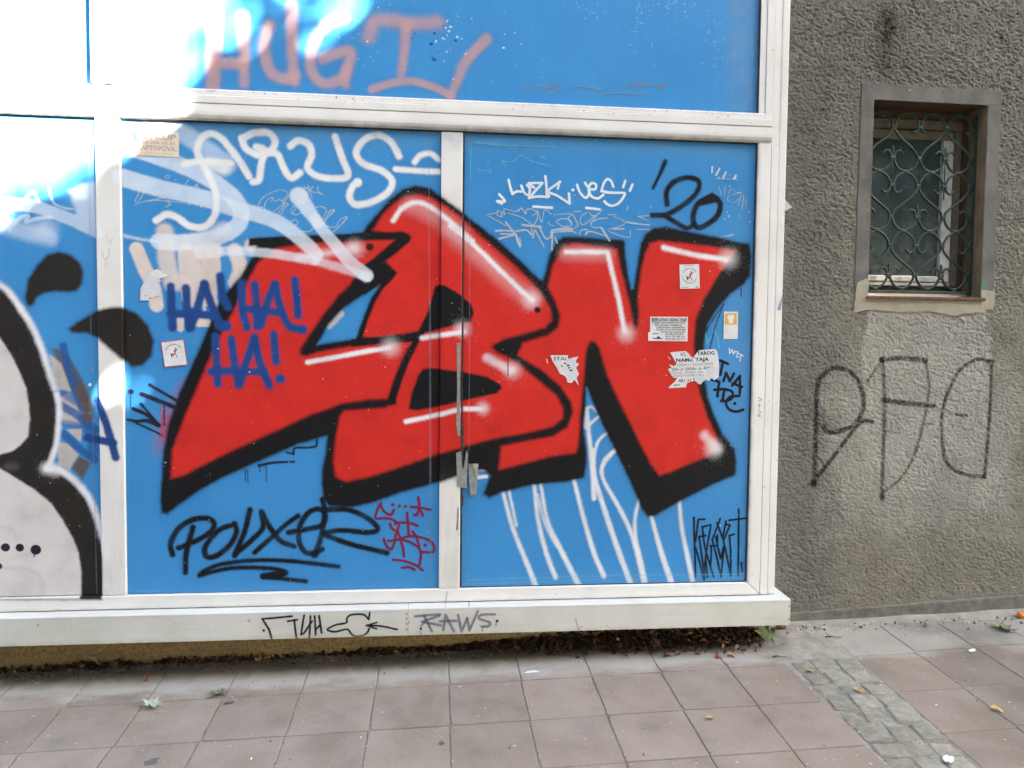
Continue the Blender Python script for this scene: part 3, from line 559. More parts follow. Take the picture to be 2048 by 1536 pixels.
WX0, WX1, WZ0, WZ1 = 1.45, 3.15, -0.10, 3.20         # roughcast wall print area
def uv_plane(me, x0, x1, z0, z1):
    uv = me.uv_layers.new(name='print'); n = len(me.loops)
    co = np.empty(len(me.vertices)*3, np.float32); me.vertices.foreach_get('co', co); co = co.reshape(-1,3)
    li = np.empty(n, np.int32); me.loops.foreach_get('vertex_index', li)
    u = np.empty((n,2), np.float32); u[:,0] = (co[li,0]-x0)/(x1-x0); u[:,1] = (co[li,2]-z0)/(z1-z0)
    uv.data.foreach_set('uv', u.ravel())
def prism(poly, y0, y1, bev=.0025, seg=2):
    """polygon in x,z extruded from y0 (front) to y1 (back), edges bevelled"""
    bm = bmesh.new()
    f = [bm.verts.new((x, y0, z)) for x, z in poly]; b = [bm.verts.new((x, y1, z)) for x, z in poly]
    n = len(poly); bm.faces.new(f); bm.faces.new(b[::-1])
    for i in range(n): bm.faces.new((f[i], b[i], b[(i+1) % n], f[(i+1) % n]))
    bmesh.ops.recalc_face_normals(bm, faces=bm.faces[:])
    if bev: bmesh.ops.bevel(bm, geom=[e for e in bm.edges], offset=bev, segments=seg, affect='EDGES', profile=.5, clamp_overlap=True)
    return bm
def rect(x0, x1, z0, z1): return [(x0,z0),(x1,z0),(x1,z1),(x0,z1)]
def profile_x(pts, x0, x1):
    """closed y,z profile extruded along x"""
    bm = bmesh.new(); a = [bm.verts.new((x0,y,z)) for y,z in pts]; b = [bm.verts.new((x1,y,z)) for y,z in pts]; n = len(pts)
    bm.faces.new(a); bm.faces.new(b[::-1])
    for i in range(n): bm.faces.new((a[i], b[i], b[(i+1)%n], a[(i+1)%n]))
    return bm
def box(x0,x1,y0,y1,z0,z1,bev=0): return prism(rect(x0,x1,z0,z1), y0, y1, bev)

# ------------------------------------------------------------------ paint: every spray and marker stroke rasterised into a print
def catmull(p, closed=False, n=7):
    if len(p) < 3: return p
    q = np.vstack([2*p[0]-p[1], p, 2*p[-1]-p[-2]]); t = np.linspace(0,1,n,endpoint=False)[:,None]; out = []
    for i in range(1, len(q)-2):
        a,b,c,d = q[i-1],q[i],q[i+1],q[i+2]
        out.append(.5*((2*b)+(-a+c)*t+(2*a-5*b+4*c-d)*t**2+(-a+3*b-3*c+d)*t**3))
    return np.vstack(out+[p[-1:]])
def smooth_noise(h, w, cell, g, cellx=None):
    cx_ = cellx or cell; ny, nx = int(h/cell)+4, int(w/cx_)+4; a = g.random((ny,nx)).astype(np.float32)*2-1
    ys = np.arange(h)/cell; xs = np.arange(w)/cx_; iy = ys.astype(int); ix = xs.astype(int); fy = (ys-iy)[:,None]; fx = (xs-ix)[None,:]
    fy = fy*fy*(3-2*fy); fx = fx*fx*(3-2*fx)
    r0 = a[iy]; r1 = a[iy+1]
    return ((r0[:,ix]*(1-fx)+r0[:,ix+1]*fx)*(1-fy)+(r1[:,ix]*(1-fx)+r1[:,ix+1]*fx)*fy).astype(np.float32)
class Canvas:
    def __init__(s, x0, x1, z0, z1, ppm, ntags):
        s.x0, s.z0, s.k = x0, z0, ppm; s.w, s.h = int((x1-x0)*ppm), int((z1-z0)*ppm)
        s.rgb = np.zeros((s.h,s.w,3), np.float32); s.a = np.zeros((s.h,s.w), np.float32); s.tags = {}
        s.wob = smooth_noise(s.h, s.w, 5, rng)*.6 + smooth_noise(s.h, s.w, 14, rng)*.5
        s.dens = smooth_noise(s.h, s.w, 46, rng)*.7+smooth_noise(s.h, s.w, 15, rng)*.5
        s.grain = rng.random((s.h,s.w)).astype(np.float32)
    def win(s, lo, hi, m):
        x0 = max(0,int(lo[0]-m)); x1 = min(s.w,int(hi[0]+m)+2); y0 = max(0,int(lo[1]-m)); y1 = min(s.h,int(hi[1]+m)+2)
        return (x0,x1,y0,y1) if x1 > x0 and y1 > y0 else None
    def seg_dist(s, D, ox, oy, a, b, ra, rb, m):
        x0 = max(0,int(min(a[0],b[0])-m-ox)); x1 = min(D.shape[1],int(max(a[0],b[0])+m-ox)+2); y0 = max(0,int(min(a[1],b[1])-m-oy)); y1 = min(D.shape[0],int(max(a[1],b[1])+m-oy)+2)
        if x1 <= x0 or y1 <= y0: return
        X = np.arange(x0,x1,dtype=np.float32)[None,:]+ox+.5-a[0]; Y = np.arange(y0,y1,dtype=np.float32)[:,None]+oy+.5-a[1]
        dx, dy = b[0]-a[0], b[1]-a[1]; L = dx*dx+dy*dy+1e-9; t = np.clip((X*dx+Y*dy)/L, 0, 1)
        d = np.sqrt((X-t*dx)**2+(Y-t*dy)**2)-(ra+(rb-ra)*t)
        np.minimum(D[y0:y1,x0:x1], d, out=D[y0:y1,x0:x1])
    def px(s, flat): p = np.array(flat, np.float64).reshape(-1,2)/1000; return (p-[s.x0,s.z0])*s.k
    def paint(s, op):
        soft = max(.8, op[5]/1000*s.k); col = PAL[op[2]]; alpha = op[6]
        if op[0] == 's':
            p = s.px(op[8]); p = catmull(p) if op[7] else p
            r = np.linspace(op[3], op[4], len(p))/2000*s.k; m = r.max()+soft*1.6+2
            wd = s.win(p.min(0), p.max(0), m)
            if not wd: return
            x0,x1,y0,y1 = wd; D = np.full((y1-y0,x1-x0), 1e3, np.float32)
            for i in range(len(p)-1): s.seg_dist(D, x0, y0, p[i], p[i+1], r[i], r[i+1], m)
        else:
            rings = [catmull(s.px(q)) if op[7] else s.px(q) for q in op[8]]; m = soft*1.6+3
            allp = np.vstack(rings); wd = s.win(allp.min(0), allp.max(0), m)
            if not wd: return
            x0,x1,y0,y1 = wd; D = np.full((y1-y0,x1-x0), 1e3, np.float32); ins = np.zeros(D.shape, bool)
            X = np.arange(x0,x1,dtype=np.float32)[None,:]+.5; Y = np.arange(y0,y1,dtype=np.float32)[:,None]+.5
            for q in rings:
                for i in range(len(q)):
                    a, b = q[i], q[(i+1)%len(q)]; s.seg_dist(D, x0, y0, a, b, 0, 0, m)
                    lo, hi = min(a[1],b[1]), max(a[1],b[1]); r0, r1 = max(0,int(lo-y0)-1), min(D.shape[0],int(hi-y0)+2)
                    if r1 > r0 and hi > lo:
                        Yr = Y[r0:r1]; c = ((a[1] > Yr) != (b[1] > Yr)); ins[r0:r1] ^= c & (X < (b[0]-a[0])*(Yr-a[1])/(b[1]-a[1]+1e-12)+a[0])
            D = np.where(ins, -D, D)
        D = D + s.wob[y0:y1,x0:x1]*min(1.3, .35+soft*.16)
        t = np.clip((soft-D)/(2*soft), 0, 1); cov = t*t*(3-2*t)
        if op[0] == 's' and soft > 1.2: cov = cov*(1-(.03 if op[2] == 'navy' else .12)*np.clip(s.dens[y0:y1,x0:x1]+.2,0,1))
        if soft > 2.5:                                            # spray speckle fading outwards
            far = np.clip((soft*1.9+2-D)/(soft*1.9+2), 0, 1)*.05; cov = np.maximum(cov, (s.grain[y0:y1,x0:x1] < far)*.6)
        T = s.tags.setdefault(op[1], np.zeros((s.h,s.w), np.float32)); np.maximum(T[y0:y1,x0:x1], cov*alpha, out=T[y0:y1,x0:x1])
        c = (cov*alpha)[...,None]; A = s.a[y0:y1,x0:x1]
        oa = c[...,0]+A*(1-c[...,0]); den = np.maximum(oa, 1e-5)[...,None]
        s.rgb[y0:y1,x0:x1] = (np.array(col,np.float32)*c + s.rgb[y0:y1,x0:x1]*(A[...,None]*(1-c)))/den; s.a[y0:y1,x0:x1] = oa
    def image(s, name):
        rgb = np.where(s.rgb <= .0031308, s.rgb*12.92, 1.055*np.power(np.maximum(s.rgb,1e-6),1/2.4)-.055)
        buf = np.concatenate([rgb, s.a[...,None]], 2).astype(np.float32)
        im = bpy.data.images.new(name, s.w, s.h, alpha=True); im.alpha_mode = 'CHANNEL_PACKED'
        im.pixels.foreach_set(np.clip(buf,0,1).ravel()); im.update(); im.pack(); return im
facade = Canvas(FX0,FX1,FZ0,FZ1,600,len(GRAFFITI_TAGS)); wallc = Canvas(WX0,WX1,WZ0,WZ1,420,len(GRAFFITI_TAGS))
for op in GRAFFITI: (facade if op[1] < FACADE_TAG_COUNT else wallc).paint(op)
# chips and specks of lost paint
def speck(cv, n, col, rmax, box, alpha=.9):
    for _ in range(n):
        x = box[0]+(box[1]-box[0])*random.random(); z = box[2]+(box[3]-box[2])*random.random(); r = rmax*random.random()**2+.3
        X = int((x-cv.x0)*cv.k); Y = int((z-cv.z0)*cv.k); m = int(r)+2
        if not (m < X < cv.w-m and m < Y < cv.h-m): continue
        yy, xx = np.mgrid[-m:m+1,-m:m+1]; c = (np.clip(r+.5-np.hypot(xx*random.uniform(.7,1.5),yy),0,1)*alpha)[...,None]
        R = cv.rgb[Y-m:Y+m+1,X-m:X+m+1]; A = cv.a[Y-m:Y+m+1,X-m:X+m+1]
        oa = c[...,0]+A*(1-c[...,0]); R[:] = (np.array(col)*c+R*(A[...,None]*(1-c)))/np.maximum(oa,1e-5)[...,None]; A[:] = oa
speck(facade, 190, (.55,.6,.62), 1.5, (-1.3,1.37,.36,2.28)); speck(facade, 130, (.5,.42,.35), 1.0, (-1.3,1.37,.36,2.28))
speck(facade, 110, (.5,.62,.7), 1.5, (-.9,1.36,2.43,3.0)); speck(facade, 60, (.75,.8,.8), 2.2, (-.4,.5,2.5,3.0)); speck(facade, 90, (.5,.45,.4), 1.3, (-1.9,-1.3,.36,1.4))
speck(facade, 60, (.07,.06,.05), 2.2, (-1.2,1.37,2.385,2.418)); speck(facade, 60, (.2,.18,.15), 1.6, (-1.7,1.5,.16,.34), .6); speck(facade, 30, (.12,.11,.1), 1.8, (1.38,1.5,.3,2.9), .6)
for _ in range(26):                                             # peeled flakes on the upper panel
    x, z = random.gauss(.02,.05), random.gauss(2.68,.05); speck(facade, 2, random.choice([(.6,.66,.68),(.03,.05,.07)]), 3.2, (x-.012,x+.012,z-.012,z+.012))
def cluster(n, cx, cz, sx, sz, col, r, al):
    for _ in range(n): x, z = random.gauss(cx,sx), random.gauss(cz,sz); speck(facade, 1, col, r, (x-.001,x+.001,z-.001,z+.001), al)
for cx,cz,sx,sz,n in ((.83,2.80,.02,.10,90),(.98,2.86,.07,.03,110),(1.17,2.72,.02,.11,110),(.90,2.74,.05,.08,70),(.62,2.84,.05,.04,40),(-.30,2.70,.10,.10,60)): cluster(n,cx,cz,sx,sz,(.30,.50,.66),2.4,.5)
# grime: brown bands along the undersides and edges of the frame, faded strips on the panels
XX = (np.arange(facade.w)+.5)/facade.k+FX0; ZZ = (np.arange(facade.h)+.5)/facade.k+FZ0
gn = smooth_noise(facade.h,facade.w,22,rng)*.5+smooth_noise(facade.h,facade.w,6,rng)*.35; gv_ = np.clip(smooth_noise(facade.h,facade.w,60,rng,5)+.1,0,1)
def grime(x0,x1,z0,z1,col,al,fz=None,fx=None,streak=0.0):
    i0,i1 = max(0,int((x0-FX0)*facade.k)),min(facade.w,int((x1-FX0)*facade.k)); j0,j1 = max(0,int((z0-FZ0)*facade.k)),min(facade.h,int((z1-FZ0)*facade.k)); sl = np.s_[j0:j1,i0:i1]
    m = np.full((j1-j0,i1-i0), al, np.float32)
    if fz is not None: m *= np.clip(fz(ZZ[j0:j1]),0,1)[:,None]
    if fx is not None: m *= np.clip(fx(XX[i0:i1]),0,1)[None,:]
    m = np.clip(m*(.75+.8*gn[sl]+streak*gv_[sl]),0,.95); A = facade.a[sl].copy(); oa = m+A*(1-m)
    facade.rgb[sl] = (np.array(col)*m[...,None]+facade.rgb[sl]*(A*(1-m))[...,None])/np.maximum(oa,1e-5)[...,None]; facade.a[sl] = oa
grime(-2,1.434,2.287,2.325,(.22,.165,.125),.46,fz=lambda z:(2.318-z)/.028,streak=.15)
grime(-2,1.40,2.400,2.419,(.30,.26,.20),.30,fz=lambda z:(z-2.400)/.015,streak=.6)
grime(-2,1.553,.262,.2745,(.30,.27,.21),.22,fz=lambda z:(z-.260)/.014)
grime(-2,1.553,.162,.185,(.40,.38,.24),.35,fz=lambda z:(.187-z)/.02)
grime(-2,1.44,.284,.300,(.34,.31,.25),.30,fz=lambda z:(.300-z)/.012)
grime(1.372,1.392,.34,2.29,(.42,.33,.24),.40,fx=lambda x:(1.393-x)/.016,streak=.4)
grime(1.46,1.51,2.35,3.1,(.20,.16,.13),.22,fx=lambda x:1-abs(x-1.472)/.012,streak=.8)
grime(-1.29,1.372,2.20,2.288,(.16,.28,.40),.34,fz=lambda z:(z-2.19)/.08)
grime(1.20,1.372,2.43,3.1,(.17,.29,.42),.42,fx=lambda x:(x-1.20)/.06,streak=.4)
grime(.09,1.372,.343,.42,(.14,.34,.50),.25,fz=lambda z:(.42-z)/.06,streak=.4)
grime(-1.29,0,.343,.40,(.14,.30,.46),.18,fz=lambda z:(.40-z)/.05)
grime(-1.39,-1.29,.343,1.0,(.40,.35,.28),.16,fz=lambda z:(1.0-z)/.6,streak=.6); grime(-.006,.086,.343,.9,(.38,.34,.27),.22,fz=lambda z:(.9-z)/.5,streak=.6)
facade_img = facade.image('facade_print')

# roughcast wall: pale repaired zone, stains and the spray letters
def wnoise(c): return smooth_noise(wallc.h, wallc.w, c, rng)
Xw = (np.arange(wallc.w)+.5)/wallc.k+WX0; Zw = (np.arange(wallc.h)+.5)/wallc.k+WZ0; Xw, Zw = np.meshgrid(Xw, Zw)
def ss(a,b,v): t = np.clip((v-a)/(b-a),0,1); return t*t*(3-2*t)
wob = wnoise(40)*.03+wnoise(12)*.012
base = np.empty((wallc.h,wallc.w,3), np.float32); base[:] = (.250,.240,.195)
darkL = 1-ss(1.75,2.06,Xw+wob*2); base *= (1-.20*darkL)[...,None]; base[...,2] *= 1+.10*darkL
pale = ss(2.03,2.06,Xw+wob*.6)*(1-ss(2.68,2.74,Xw+wob))*ss(.55,.9,Zw+wob*3)*(1-ss(1.60,1.66,Zw))
pale = np.maximum(pale, .75*ss(1.78,2.0,Xw+wob*2)*(1-ss(2.75,2.95,Xw+wob))*ss(.35,.75,Zw+wob*3)*(1-ss(1.15,1.4,Zw+wob*2)))
base = base*(1-pale[...,None])+np.array((.395,.382,.333))*pale[...,None]
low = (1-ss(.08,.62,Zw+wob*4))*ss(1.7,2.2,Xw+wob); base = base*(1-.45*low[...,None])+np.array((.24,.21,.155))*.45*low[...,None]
st = np.exp(-((Xw-2.12)/.055)**2-((Zw-2.93-wob)/.085)**2); streak = np.exp(-((Xw-2.12+wob*.5)/.035)**2)*ss(2.66,2.75,Zw)*(1-ss(2.85,2.95,Zw))*.4
sm = np.clip(st*1.1+streak*1.3,0,1)*(.8+.3*wnoise(6)); base = base*(1-sm[...,None])+np.array((.055,.036,.026))*sm[...,None]
for x,z,r in ((2.70,2.92,.010),(2.27,2.90,.008),(2.28,2.83,.006)):
    m = np.clip(1.4-np.hypot(Xw-x,(Zw-z)*.75)/r,0,1)*.85; base = base*(1-m[...,None])+np.array((.05,.035,.03))*m[...,None]
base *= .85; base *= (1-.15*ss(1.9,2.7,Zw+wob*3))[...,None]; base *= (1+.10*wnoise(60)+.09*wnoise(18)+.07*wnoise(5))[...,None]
ca = (wallc.a*np.clip(.95+.5*wnoise(4)+.3*wnoise(2),0,1))[...,None]
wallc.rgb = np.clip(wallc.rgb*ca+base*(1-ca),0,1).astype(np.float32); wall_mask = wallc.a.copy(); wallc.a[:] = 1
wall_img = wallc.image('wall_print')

# ------------------------------------------------------------------ materials
def M(name, col=(.5,.5,.5), rough=.5, spec=.5, metal=0.0):
    m = bpy.data.materials.new(name); m.use_nodes = True; b = m.node_tree.nodes['Principled BSDF']
    b.inputs['Base Color'].default_value = (*col,1); b.inputs['Roughness'].default_value = rough; b.inputs['Metallic'].default_value = metal
    b.inputs['Specular IOR Level'].default_value = spec
    return m, m.node_tree.nodes, m.node_tree.links, b
def tex_noise(N, L, scale, detail=3.0, rough=.55, stretch=None, obj=False):
    n = N.new('ShaderNodeTexNoise'); n.inputs['Scale'].default_value = scale; n.inputs['Detail'].default_value = detail; n.inputs['Roughness'].default_value = rough
    if obj: src = N.new('ShaderNodeTexCoord').outputs['Object']
    else: src = N.new('ShaderNodeNewGeometry').outputs['Position']
    if stretch:
        mp = N.new('ShaderNodeVectorMath'); mp.operation = 'MULTIPLY'; mp.inputs[1].default_value = stretch; L.new(src, mp.inputs[0]); src = mp.outputs[0]
    L.new(src, n.inputs['Vector']); return n.outputs[0]
def ramp(N, L, fac, stops):
    r = N.new('ShaderNodeValToRGB'); e = r.color_ramp.elements
    while len(e) < len(stops): e.new(.5)
    for i,(p,c) in enumerate(stops): e[i].position = p; e[i].color = (*c,1) if not isinstance(c,(int,float)) else (c,c,c,1)
    L.new(fac, r.inputs[0]); return r.outputs[0]
def mix(N, L, fac, a, b, mode='MIX'):
    m = N.new('ShaderNodeMix'); m.data_type = 'RGBA'; m.blend_type = mode
    for sck, v in ((m.inputs[0],fac),(m.inputs[6],a),(m.inputs[7],b)):
        if isinstance(v,(int,float)): sck.default_value = v
        elif isinstance(v,tuple): sck.default_value = (*v,1)
        else: L.new(v, sck)
    return m.outputs[2]
def bump(N, L, b, h, strength=.3, dist=.002):
    n = N.new('ShaderNodeBump'); n.inputs['Strength'].default_value = strength; n.inputs['Distance'].default_value = dist; L.new(h, n.inputs['Height']); L.new(n.outputs[0], b.inputs['Normal'])
def print_over(N, L, b, base, img, rough_base):
    uv = N.new('ShaderNodeUVMap'); uv.uv_map = 'print'; t = N.new('ShaderNodeTexImage'); t.image = img; t.extension = 'CLIP'; L.new(uv.outputs[0], t.inputs[0])
    wn_ = tex_noise(N, L, 7.0, 6.0, .62); wv = ramp(N, L, wn_, [(.28,.82),(.5,.99),(.72,1.08)])
    col = mix(N, L, 1.0, t.outputs[0], wv, 'MULTIPLY')
    L.new(mix(N, L, t.outputs[1], base, col), b.inputs['Base Color'])
    ms = N.new('ShaderNodeMapRange'); ms.inputs[3].default_value = .30; ms.inputs[4].default_value = .14; L.new(t.outputs[1], ms.inputs[0]); L.new(ms.outputs[0], b.inputs['Specular IOR Level'])
    mr = N.new('ShaderNodeMapRange'); mr.inputs[3].default_value = rough_base; mr.inputs[4].default_value = min(.6, rough_base+.12); L.new(t.outputs[1], mr.inputs[0]); L.new(mr.outputs[0], b.inputs['Roughness'])
def facade_mat(name, base_fn, rough):
    m, N, L, b = M(name); print_over(N, L, b, base_fn(N, L), facade_img, rough); return m, N, L, b
def blue_base(N, L):
    c = ramp(N, L, tex_noise(N, L, 2.2, 4.0), [(.3,(.030,.230,.520)),(.7,(.043,.276,.590))])
    streaks = ramp(N, L, tex_noise(N, L, 1.0, 4.0, .6, (55,55,1.2)), [(.45,0.0),(.8,.30)])
    c = mix(N, L, streaks, c, (.085,.29,.52))
    dirt = ramp(N, L, tex_noise(N, L, 30.0, 5.0, .7), [(.62,0.0),(.78,.14)]); return mix(N, L, dirt, c, (.22,.36,.50))
MAT_BLUE, N, L, b = facade_mat('blue_panel', blue_base, .38); pass
bump(N, L, b, tex_noise(N, L, 3.0, 2.0), .06, .01)
def white_base(N, L):
    c = ramp(N, L, tex_noise(N, L, 4.0, 5.0, .6), [(.25,(.70,.67,.61)),(.6,(.78,.76,.71))])
    d = ramp(N, L, tex_noise(N, L, 1.0, 5.0, .65, (26,26,3.5)), [(.55,0.0),(.85,.14)]); c = mix(N, L, d, c, (.45,.41,.34))
    s = ramp(N, L, tex_noise(N, L, 55.0, 4.0, .7), [(.66,0.0),(.74,.5)]); return mix(N, L, s, c, (.33,.29,.24))
MAT_WHITE, N, L, b = facade_mat('white_frame', white_base, .36)
def sill_base(N, L):
    c = ramp(N, L, tex_noise(N, L, 3.0, 5.0, .6), [(.25,(.53,.515,.44)),(.6,(.63,.615,.545))])
    d = ramp(N, L, tex_noise(N, L, 1.0, 5.0, .65, (3,10,30)), [(.55,0.0),(.8,.3)]); c = mix(N, L, d, c, (.36,.33,.26))
    s = ramp(N, L, tex_noise(N, L, 60.0, 4.0, .7), [(.66,0.0),(.73,.45)]); return mix(N, L, s, c, (.25,.23,.19))
MAT_SILL, N, L, b = facade_mat('white_sill_metal', sill_base, .42)
bump(N, L, b, tex_noise(N, L, 5.0, 2.0, .5, (1,4,6)), .12, .01)
MAT_GASKET, N, L, b = M('black_gasket', (.02,.018,.017), .7)
L.new(ramp(N, L, tex_noise(N, L, 40.0, 4.0), [(.4,(.018,.016,.015)),(.7,(.07,.055,.045))]), b.inputs['Base Color'])
def stucco_img_mat(name, img):
    m, N, L, b = M(name, rough=.93, spec=.2)
    uv = N.new('ShaderNodeUVMap'); uv.uv_map = 'print'; t = N.new('ShaderNodeTexImage'); t.image = img; t.extension = 'EXTEND'; L.new(uv.outputs[0], t.inputs[0])
    g = ramp(N, L, tex_noise(N, L, 260.0, 3.0), [(.3,.78),(.7,1.2)]); L.new(mix(N, L, 1.0, t.outputs[0], g, 'MULTIPLY'), b.inputs['Base Color'])
    bump(N, L, b, tex_noise(N, L, 320.0, 3.0), .5, .002); return m
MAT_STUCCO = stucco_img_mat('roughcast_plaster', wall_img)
def noisy(name, c0, c1, scale, rough=.85, spec=.3, bscale=None, bstr=.3, bdist=.002, stretch=None, obj=False, detail=5.0, rnd=0.0):
    m, N, L, b = M(name, c0, rough, spec)
    c = ramp(N, L, tex_noise(N, L, scale, detail, .62, stretch, obj), [(.3,c0),(.72,c1)])
    if rnd:
        oi = N.new('ShaderNodeObjectInfo'); v = N.new('ShaderNodeMapRange'); v.inputs[3].default_value = 1-rnd; v.inputs[4].default_value = 1+rnd; L.new(oi.outputs['Random'], v.inputs[0])
        c = mix(N, L, 1.0, c, v.outputs[0], 'MULTIPLY')
    L.new(c, b.inputs['Base Color'])
    if bscale: bump(N, L, b, tex_noise(N, L, bscale, 4.0, .6, None, obj), bstr, bdist)
    return m
MAT_COAT = noisy('far_plaster', (.16,.145,.11), (.23,.21,.16), 60, .95, .2, 90, .8, .006)
MAT_CEMENT = noisy('smooth_cement', (.105,.100,.090), (.185,.178,.160), 11, .88, .25, 90, .6, .002)
MAT_PATCH = noisy('pale_patch_plaster', (.30,.27,.205), (.40,.37,.29), 12, .9, .25, 60, .4, .003)
MAT_PLINTHBAND = noisy('cement_base_band', (.105,.10,.083), (.20,.19,.158), 22, .92, .2, 90, .9, .004)
MAT_REVEAL_SHADED = noisy('rusty_reveal_shaded', (.055,.034,.020), (.15,.092,.050), 22, .85, .25, 140, .4, .002, (1,1,.4))  # rusty brown, darkened in colour for the shade inside the opening
MAT_OCHRE = noisy('ochre_base_plaster', (.22,.145,.062), (.46,.32,.15), 75, .95, .2, 110, .7, .004)
MAT_ALU, N, L, b = M('window_aluminium', (.75,.74,.71), .22, .5, .1)
L.new(ramp(N, L, tex_noise(N, L, 30, 4), [(.3,(.66,.64,.58)),(.7,(.80,.79,.77))]), b.inputs['Base Color'])
MAT_GLASS, N, L, b = M('dusty_window_glass', (.06,.085,.09), .16, .45)
L.new(ramp(N, L, tex_noise(N, L, 6, 5, .6, (1,1,.6)), [(.3,(.034,.056,.060)),(.7,(.072,.110,.118))]), b.inputs['Base Color'])
L.new(ramp(N, L, tex_noise(N, L, 12, 5), [(.3,.12),(.75,.34)]), b.inputs['Roughness'])
MAT_IRON = noisy('green_painted_iron', (.013,.036,.023), (.030,.064,.042), 60, .45, .5, 200, .3, .0006)
MAT_RUSTSILL = noisy('rusty_window_sill', (.10,.045,.03), (.22,.12,.085), 40, .85, .2, 90, .4, .002)
MAT_TAPE, N, L, b = M('duct_tape', (.27,.265,.235), .42, .5)
L.new(ramp(N, L, tex_noise(N, L, 45, 4), [(.3,(.20,.195,.17)),(.7,(.33,.325,.29))]), b.inputs['Base Color'])
MAT_SCREW = noisy('dull_screw', (.06,.05,.035), (.20,.17,.10), 300, .5, .5)
# pavement: pinkish concrete slabs, pale cement dust along the foot of the wall
def slab_mat():
    m, N, L, b = M('pink_concrete_slab', rough=.9, spec=.25)
    c = ramp(N, L, tex_noise(N, L, 5.0, 6.0, .65), [(.28,(.222,.168,.121)),(.72,(.300,.234,.178))])
    oi = N.new('ShaderNodeObjectInfo'); v = N.new('ShaderNodeMapRange'); v.inputs[3].default_value = .90; v.inputs[4].default_value = 1.09; L.new(oi.outputs['Random'], v.inputs[0]); c = mix(N, L, 1.0, c, v.outputs[0], 'MULTIPLY')
    g = ramp(N, L, tex_noise(N, L, 330.0, 2.0), [(.3,.80),(.7,1.16)]); c = mix(N, L, 1.0, c, g, 'MULTIPLY')
    geo = N.new('ShaderNodeNewGeometry'); sp = N.new('ShaderNodeSeparateXYZ'); L.new(geo.outputs['Position'], sp.inputs[0])
    nz = tex_noise(N, L, 3.2, 5.0, .6, (1,2.5,1)); ma = N.new('ShaderNodeMath'); ma.operation = 'MULTIPLY_ADD'; L.new(nz, ma.inputs[0]); ma.inputs[1].default_value = .34; L.new(sp.outputs[1], ma.inputs[2])
    dust = ramp(N, L, ma.outputs[0], [(0.0,0.0),(.035,.08),(.10,.85),(.30,.92)]); c = mix(N, L, dust, c, (.385,.355,.290))
    olive = N.new('ShaderNodeMapRange'); olive.inputs[1].default_value = 1.7; olive.inputs[2].default_value = 2.3; L.new(sp.outputs[0], olive.inputs[0])
    on = ramp(N, L, tex_noise(N, L, 2.3, 4.0), [(.40,0.0),(.62,.75)]); om = N.new('ShaderNodeMath'); om.operation = 'MULTIPLY'; L.new(olive.outputs[0], om.inputs[0]); L.new(on, om.inputs[1])
    c = mix(N, L, om.outputs[0], c, (.170,.145,.105))
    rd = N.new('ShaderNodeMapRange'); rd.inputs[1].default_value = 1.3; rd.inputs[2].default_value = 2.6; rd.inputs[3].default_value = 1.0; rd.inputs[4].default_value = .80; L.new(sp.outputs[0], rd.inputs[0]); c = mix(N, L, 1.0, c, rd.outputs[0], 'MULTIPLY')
    sn = N.new('ShaderNodeMath'); sn.operation = 'MULTIPLY_ADD'; L.new(tex_noise(N, L, 9.0, 6.0, .65), sn.inputs[0]); sn.inputs[1].default_value = .16; L.new(sp.outputs[1], sn.inputs[2])
    soil = ramp(N, L, sn.outputs[0], [(.045,0.0),(.13,.80)]); sx_ = N.new('ShaderNodeMapRange'); sx_.inputs[1].default_value = 1.60; sx_.inputs[2].default_value = 1.42; L.new(sp.outputs[0], sx_.inputs[0])
    so = N.new('ShaderNodeMath'); so.operation = 'MULTIPLY'; L.new(soil, so.inputs[0]); L.new(sx_.outputs[0], so.inputs[1]); c = mix(N, L, so.outputs[0], c, (.105,.080,.058))
    sp2 = ramp(N, L, tex_noise(N, L, 48.0, 2.0, .4), [(.74,0.0),(.765,.7)]); c = mix(N, L, sp2, c, (.50,.46,.42))
    sp3 = ramp(N, L, tex_noise(N, L, 7.0, 3.0, .5), [(.58,0.0),(.74,.40)]); c = mix(N, L, sp3, c, (.15,.125,.105))
    sp4 = ramp(N, L, tex_noise(N, L, 2.6, 7.0, .7), [(.45,0.0),(.70,.38)]); c = mix(N, L, sp4, c, (.315,.265,.220))
    L.new(c, b.inputs['Base Color']); bump(N, L, b, tex_noise(N, L, 240.0, 4.0), .45, .0015); return m
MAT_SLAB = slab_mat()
MAT_JOINT = noisy('joint_dirt', (.145,.118,.088), (.31,.262,.205), 26, .97, .15, 150, .6, .004)
MAT_ROAD = noisy('street_asphalt', (.045,.044,.043), (.07,.068,.065), 8, .95, .2)
MAT_COBBLE = noisy('granite_sett', (.185,.168,.122), (.315,.288,.220), 30, .85, .3, 120, .6, .003, rnd=.16)
MAT_MORTAR = noisy('cement_dust', (.22,.20,.155), (.36,.33,.265), 14, .95, .15, 70, .7, .004)

